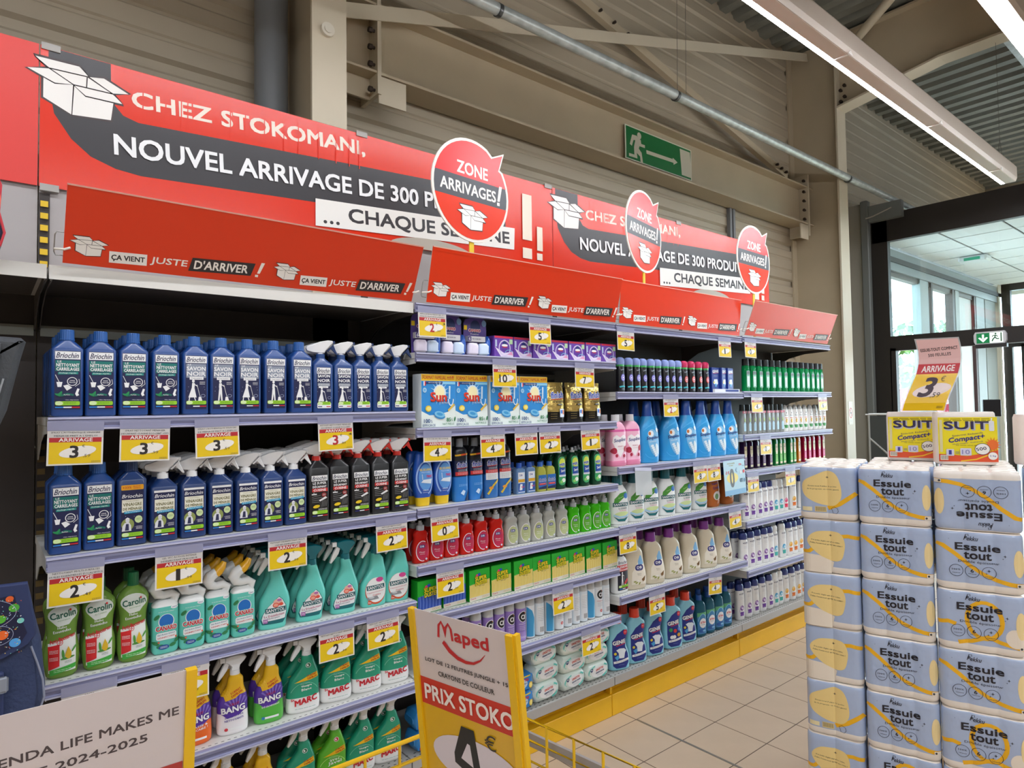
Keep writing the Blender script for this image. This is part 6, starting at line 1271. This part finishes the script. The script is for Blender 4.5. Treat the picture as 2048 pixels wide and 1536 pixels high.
for L in range(6):
    z = 1.5-.235*(L+1)
    ks = (('S0', 'A', 'Af'), ('S1', 'A', 'A'), ('S1', 'A', 'Ar'), ('S1', 'A', 'A'), ('S0', 'A', 'Ar'), ('S1', 'Ar', 'A'))[L]
    for c, (k, u, v) in enumerate(zip(ks, (-.119, .134, .411), (PW/2+.01, PD/2, PD/2-.006))):
        ds = {'A': 'showing its front lettering', 'Af': 'standing upside down', 'Ar': 'with a yellow ring', 'S0': 'turned sideways with barcode', 'S1': 'turned sideways with tan blob'}[k]
        put_pack(k, u+prd.uniform(-.004, .004), v+prd.uniform(-.004, .004), z, 'paper towel pack %s, %s column, %s of the stack' % (ds, ('left', 'middle', 'right')[c], LR[L]), L == 0, prd.uniform(-.012, .012), (1.15, 1., 1.08)[c])
    if L < 2:
        for c, (u, v) in enumerate(((-.128, .385), (.146, .316), (.43, .316), (.146, .53), (.43, .53), (.72, .11), (.72, .32))):
            if L == 1 and c > 2: continue
            put_pack('A', u, v, z, 'paper towel pack in the %s, %s' % (('rear row at left', 'rear row in the middle', 'rear row at right', 'third row in the middle', 'third row at right', 'outer column at front', 'outer column at rear')[c], LR[L]), L == 0, prd.uniform(-.02, .02))
m = MB()
for i in range(5): m.box(-.2, .56, .02+.12*i, .1+.12*i, .066, .088, mat('#b08a58', .8))
for a in (-.18, .1, .46): m.box(a, a+.08, .02, .58, 0, .066, mat('#a07a4a', .8))
pal = obj('pallet', m, None, (O3.x, O3.y, 0), (0, 0, TH), label='wooden pallet under the stack of paper towel packs', cat='pallet')
# packs standing on the stack
def suit(cx, cy, rz, lab):
    t = thing('jumbo_roll_pack', lab, 'paper towels', (cx, cy, 1.503), rz, 'yellow labelled jumbo roll packs'); w, d, h = .222, .12, .228
    s = [(z, w*k, d*k, 0, 0, 6) for z, k in ((0, .95), (.004, .99), (.02, 1), (.2, 1), (.222, .985), (.228, .94))]; obj('film', MB().loft(s, mat('#efe6dc', .35, coat=.5, bump=(10, .3, (1, 1, 1))), 36), t)
    p = Pr(-d/2-.0005); p.dl = .00018; p.rect(-.092, .026, .1, .2, '#eedb1c'); p.poly([(-.092, .022), (.1, .022), (.1, .07), (.06, .058), (.0, .044), (-.05, .05), (-.092, .052)], '#e2532a'); p.path([(-.02, .024), (.03, .032), (.07, .05)], .005, '#f2c22a')
    p.lines(.002, .193, .15, 2, .006, '#4a4420', .002); p.t('SUIT', .004, .165, .15, .038, '#b8b8c4', .1, res=2); p.t('SUIT', .0, .168, .148, .034, '#2f2850', .07, res=3)
    p.rr(-.088, .06, -.078, .19, .003, '#d9cf9a'); p.t('Essuie-tout  Küchenrolle', .004, .132, .1, .007, '#4a3f6a', .01, rot=.14); p.t('Compact+', .0, .113, .12, .026, '#2f2880', .04, rot=.16, sh=.2, res=2); p.t('Multi-usages  Vielzweck', .004, .097, .1, .006, '#4a3f6a', .02, rot=.14); p.lines(.01, .087, .09, 1, .005, '#4a4420')
    p.rr(.073, .145, .09, .185, .004, '#dfe0e2'); p.path([(.08, .183), (.083, .196)], .004, '#dfe0e2')
    for i in range(14): a = 2*PI*i/14; p.path([(.083, .09), (.083+.026*math.cos(a), .09+.03*math.sin(a))], [.009, .001], '#e8702a'); p.lay -= 1
    p.lay += 1; p.ell(.083, .09, .018, .02, '#e8702a'); p.ell(.05, .073, .024, .022, '#f2efe8'); p.ring(.05, .073, .024, .022, .0018, '#4a3f4a'); p.t('500', .046, .074, .034, .013, '#3a3250', .03, rot=.2)
    p.rr(-.068, .045, -.042, .072, .003, '#d3cfe2', 2); p.t('1', -.055, .059, .01, .018, '#3a3a90', .05); p.t('=', -.032, .058, .012, .008, '#5a5a90', .05); p.rr(-.022, .047, .014, .076, .003, '#d3cfe2', 2); p.t('10', -.004, .061, .026, .018, '#8a8ab8', .03); p.ell(.082, .046, .015, .015, '#f2efe8'); p.t('2 kg', .082, .046, .02, .008, '#3a3a90', .03)
    p.rect(-.088, .028, -.062, .048, '#e9dfcf')
    for i in range(8): p.rect(-.085+.003*i, .031, -.0838+.003*i, .046, '#3a2a2a'); p.lay -= 1
    for i, (x_, y_, z_) in enumerate(p.v): p.v[i] = (x_*1.12-.002, y_, (z_-.11)*1.08+.108)
    obj('label', p, t)
suit(3.20, -1.548, -1.09, 'jumbo roll pack with yellow label, in front at right'); suit(3.285, -1.322, -1.2, 'jumbo roll pack with yellow label, partly covered at left')
for i, (cx, cy) in enumerate(((3.345, -1.80), (3.445, -1.995))):
    t = thing('toilet_paper_pack', 'white toilet paper pack with pink flower outlines, %s one' % ('nearer the yellow labels', 'rightmost')[i], 'toilet paper', (cx, cy, 1.503), -1.1); s = [(z, .2*k, .1*k, 0, 0, 7) for z, k in ((0, .96), (.01, 1), (.2, 1), (.215, .95))]; obj('film', MB().loft(s, mat('#eee0d6', .4, bump=(12, .4, (1, 1, 1))), 32), t)
    p = Pr(-.0505)
    for x, z in ((-.04, .15), (.07, .1), (.08, .03)):
        for a in range(4): p.arc(x+.012*math.cos(a*PI/2), z+.012*math.sin(a*PI/2), .01, .01, a*PI/2-1.9, a*PI/2+1.9, .0015, '#d8708a', 10)
    p.poly([(.05, .0), (.1, .0), (.1, .05)], '#c22a6a'); obj('film_print', p, t)
# curved price sign on the packs
t = thing('price_sign', 'curved clear price sign reading 3,59 on the jumbo roll packs', 'sign', (3.2, -1.47, 1.732), -1.15)
def sheet(p, h, w):
    for i, (x, y, z) in enumerate(p.v):
        k = (h-z)/h; b = .018*math.sin(k*2.6*PI/1.6)*1.; p.v[i] = (x*.8-.012-.05*k**2+b*.9, y+b, z)
    return p
def gridrect(m, x0, x1, z0, z1, y, c, n=14):
    vs = [(x, y, z0+(z1-z0)*i/n) for i in range(n+1) for x in (x0, x1)]; m.add(vs, [(2*i, 2*i+1, 2*i+3, 2*i+2) for i in range(n)], c, True)
m = MB(); gridrect(m, -.107, .107, 0, .335, .0006, mat('#dfe3e4', .1, alpha=.6)); gridrect(m, -.1, .1, .006, .33, .0002, '#e2b5b2'); obj('sheet', sheet(m, .335, .214), t)
p = Pr(0.); p.curved = True; p.step = .02; p.rect(-.1, .225, .1, .33, '#e3b9b6'); p.rect(-.1, .172, .1, .218, '#c22a34'); p.rect(-.1, .006, .1, .172, mat('#e6bb12', .25)); p.ell(.008, .098, .088, .03, '#ead9d4', rot=.14); p.curved = False
p.t('ESSUIE-TOUT COMPACT', 0, .285, .18, .0145, '#2f2626', .04, rot=.05, res=2); p.t('500 FEUILLES', 0, .26, .11, .0145, '#2f2626', .04, rot=.05, res=2); p.t('ARRIVAGE', 0, .196, .158, .03, '#f4e6e2', .04, rot=.02, res=2); p.t('3', -.015, .112, .066, .092, '#3a2230', .05, res=3, sh=.15); p.t('€', .04, .15, .02, .024, '#5a4a20', .0, res=2); p.t(',59', .034, .075, .044, .026, '#3a2a24', .0, res=2); p.lines(.075, .024, .03, 2, .006, '#3a2a14', .002); obj('sheet_print', sheet(p, .335, .214), t)

# ================================================================== FRONT: wire bin, sign holders, school bags
bin_ = thing('wire_bin', 'yellow wire bin in the foreground below the tall price sign', 'bin', (0, 0, 0)); BY = mat('#e8b818', .35)
C_ = [(-.42, -.79), (1.165, -.79), (1.262, -1.62), (-.42, -1.62)]
for z in (.8, .737, .674, .611): obj('rail', MB().tube([(x, y, z) for x, y in C_], .0055 if z < .8 else .0068, BY, 8, closed=True), bin_)
pst = MB().tube([(0, 0, .48), (0, 0, .8)], .0045, BY, 8).mesh('upright_wire')
for x in [.25+.11*i for i in range(8)]: obj('upright_wire', pst, bin_, (x+.0, -.79, 0))
for i in range(8): y = -.79-.105*i; obj('upright_wire', pst, bin_, (1.165+.097*(.105*i)/.83, y, 0))
obj('bumper_bar', MB().prism([(1.19, -.78), (1.2, -.78), (1.297, -1.62), (1.287, -1.62)], .7, .742, mat('#9c9692', .5), 'xy'), bin_)
obj('floor_panel', MB().box(-.42, 1.2, -1.6, -.8, .47, .48, mat('#b9b6b0', .5)), bin_)
for x, y in ((-.4, -.81), (1.16, -.81), (1.2, -1.58), (-.4, -1.58)): obj('leg', MB().box(x-.012, x+.012, y-.012, y+.012, 0, .8, BY), bin_)
t = thing('price_sign', 'tall foreground sign for felt pens with a red smile and big black four', 'sign', (.676, -1.073, 1.286), 0, rot=(0, 0, 0)); t.rotation_euler = (Matrix.Rotation(math.atan2(-.978, .209), 3, 'Z')@Matrix.Rotation(.11, 3, 'X')).to_euler()
SW = .333
obj('sheet', MB().box(.008, SW-.02, 0, .002, -.5, -.002, mat('#d3c6c4', .2, coat=.6)), t)
obj('post', MB().box(-.006, .012, -.006, .008, -.78, -.002, BY), t); obj('post', MB().box(SW-.026, SW-.006, -.008, .004, -.78, -.004, BY).box(SW-.008, SW+.002, -.004, .012, -.78, -.002, BY), t)
p = Pr(0.); p.dl = .0002; p.poly([(.012, -.172), (SW-.022, -.172), (SW-.022, -.24), (.012, -.24)], '#c93424'); p.rect(.012, -.5, SW-.022, -.24, mat('#d9a812', .3, coat=.4)); p.t('Maped', .172, -.052, .165, .056, '#c1272d', .035, rot=.0, res=3); p.rect(.094, -.0775, .251, -.0695, '#d3c6c4')
p = Pr(0.); p.dl = .0002; p.poly([(.012, -.172), (SW-.024, -.172), (SW-.024, -.24), (.012, -.24)], '#c93424'); p.rect(.012, -.5, SW-.024, -.24, mat('#d9a812', .3, coat=.4))
p.path([(.09, -.058), (.094, -.028), (.103, -.018), (.11, -.03), (.114, -.052), (.117, -.03), (.126, -.019), (.134, -.03), (.137, -.058)], .0072, '#c1272d'); p.t('aped', .197, -.0465, .108, .042, '#c1272d', .045, res=3)
p.path([(.105, -.066), (.125, -.084), (.15, -.096), (.175, -.1), (.2, -.097), (.222, -.085), (.238, -.068)], [.011, .012, .0105, .008, .006, .004, .001], '#c1272d')
p.t('LOT DE 12 FEUTRES JUNGLE + 15', .168, -.124, .262, .0125, '#262224', .03, res=2); p.t('CRAYONS DE COULEUR', .168, -.15, .178, .0125, '#262224', .03, res=2)
p.t('PRIX STOKO', .167, -.206, .284, .041, '#efe2d8', .045, res=3); p.ell(.18, -.345, .14, .058, '#d8ccd0', n=34); p.poly([(.142, -.262), (.182, -.262), (.196, -.37), (.21, -.386), (.21, -.4), (.112, -.36), (.112, -.336)], '#242222'); p.poly([(.158, -.3), (.166, -.302), (.172, -.355), (.134, -.343)], '#d8ccd0'); p.t('€', .232, -.275, .034, .036, '#3a3226', .0, res=3)
obj('sheet_print', p, t)
t = thing('price_sign', 'wide foreground sign about school diaries, cut by the bottom left corner', 'sign', (0, -1.13, 1.286), 0, rot=(.12, 0, 0)); obj('sheet', MB().box(-.17, .152, 0, .002, -.4, 0, mat('#cfc4c3', .2, coat=.6)), t)
obj('post', MB().box(.151, .17, -.006, .01, -.7, .0, BY), t); obj('post', MB().box(-.19, -.17, -.006, .01, -.7, .0, BY), t)
p = Pr(0.); p.t('AGENDA LIFE MAKES ME', -.015, -.0795, .312, .0168, '#4a4042', .04, rot=.03, res=2); p.t('E 2024-2025', .0065, -.113, .165, .0158, '#4a4042', .04, rot=.03, res=2); p.rect(-.168, -.26, .15, -.178, '#b23a34'); p.rect(-.168, -.4, .15, -.26, '#d9a812'); obj('sheet_print', p, t)
# school bags on the left bay
NV = mat('#303d60', .75, bump=(90, .25, (1, 1, 1)))
t = thing('school_bag', 'navy satchel with planets on its flap, hanging at left', 'bag', (-.215, -.12, .93), 0, 'school bags')
obj('body', MB().soft([(-.21, .0), (-.19, -.012), (.18, -.012), (.205, .01), (.212, .06), (.2, .2), (.178, .3), (.165, .34), (-.2, .35)], .075, NV, .7, .01), t)
obj('flap', MB().soft([(-.2, .385), (.165, .375), (.172, .34), (.185, .26), (.186, .225), (.17, .2), (.12, .175), (.0, .14), (-.2, .11)], .012, mat('#28345c', .7), .6, -.072), t)
p = Pr(-.0845); p.poly([(-.19, .33), (.135, .345), (.15, .28), (.165, .235), (.15, .21), (.1, .185), (.0, .155), (-.19, .125)], '#161b3c')
for x, z, r, c in ((.125, .336, .009, '#e0622a'), (.135, .31, .012, '#4fa83a'), (.106, .284, .012, '#57b034'), (.15, .272, .008, '#7fd0c8'), (.11, .24, .0135, '#ee6a28'), (.138, .214, .013, '#4f9fe0'), (.03, .3, .014, '#e0a03a'), (.02, .22, .016, '#7fc0e8'), (-.05, .26, .016, '#e05a3a')): p.ell(x, z, r, r*.92, c)
for i in range(420): x, z = prd.uniform(-.12, .152), prd.uniform(.185, .335); p.rect(x, z, x+prd.uniform(.0012, .003), z+.002, prd.choice(['#f2f2f2', '#c9d4f0', '#e8c45a', '#e05a3a', '#7fd0c8']), rot=.6); p.lay -= 1
p.lay += 1; p.ring(.1, .24, .034, .026, .001, '#b9c2e0', 28); p.ring(.02, .3, .12, .05, .001, '#b9c2e0', 40); obj('flap_print', p, t)
obj('piping', MB().tube([(.175, -.066, .19), (.19, -.066, .14), (.203, -.066, .09), (.207, -.066, .04), (.195, -.066, .0), (.15, -.066, -.012), (.0, -.066, -.022), (-.2, -.066, -.03)], .0028, mat('#8a90a4', .4), 8), t)
obj('strap', MB().bbox(.06, .115, -.092, -.07, .0, .14, mat('#27325a', .7), .004), t); obj('buckle', MB().bbox(.045, .125, -.098, -.09, .085, .13, mat('#8a8f9a', .35), .006), t); obj('handle', MB().tube([(-.04, .0, .36), (-.03, .0, .4), (.05, .0, .4), (.06, .0, .36)], .009, NV, 8), t)
t = thing('school_bag', 'dark grey school bag hanging above the navy satchel', 'bag', (-.2, -.1, 1.74), 0, 'school bags'); GY = mat('#43464a', .7, bump=(80, .25, (1, 1, 1)))
obj('body', MB().soft([(-.2, 0), (.08, -.005), (.1, .05), (.13, .2), (.142, .25), (.13, .262), (-.2, .275)], .06, GY, .7), t); obj('pocket', MB().soft([(-.2, .03), (.05, .04), (.07, .1), (.085, .24), (-.2, .25)], .01, mat('#4d5054', .7), .6, -.065), t); obj('piping', MB().tube([(.05, -.068, .0), (.07, -.068, .05), (.09, -.068, .14)], .0025, mat('#9a9ea2', .4), 8), t); obj('patch', MB().box(-.02, .05, -.078, -.075, .15, .17, mat('#f0c81c', .5)), t)
obj('handle', MB().tube([(-.08, 0, .26), (-.06, 0, .3), (.02, 0, .3), (.04, 0, .26)], .009, GY, 8), t)
t = thing('school_bag', 'navy bag with red piping at the upper left edge', 'bag', (-.26, -.05, 2.252), 0, 'school bags'); obj('body', MB().soft([(-.2, .0), (.11, .0), (.14, .02), (.15, .06), (.136, .12), (.14, .2), (.12, .26), (.07, .3), (-.2, .31)], .06, mat('#26324f', .35), .7), t)
obj('piping', MB().tube([(.1, -.05, .004), (.139, -.05, .02), (.149, -.05, .06), (.135, -.05, .12), (.139, -.05, .2), (.118, -.05, .26), (.07, -.05, .3)], .0035, mat('#c8303c', .4), 8), t); p = Pr(-.0605); p.ell(.11, .15, .03, .05, '#e8604a'); p.ell(.11, .13, .018, .02, '#f0b09a'); obj('front_print', p, t)
for z in (2.028, 1.36):
    h = thing('hook_arm', 'grey steel hook arm carrying the %s school bag' % ('dark grey' if z > 2 else 'navy'), 'hook', (-.2, 0, z)); obj('arm', MB().tube([(0, .498, .01), (0, -.12, .0), (0, -.15, .03)], .005, mat('#9a9c9e', .3, .7), 8), h); obj('mount', MB().box(-.02, .02, .485, .499, -.02, .03, mat('#9a9c9e', .4, .5)), h)
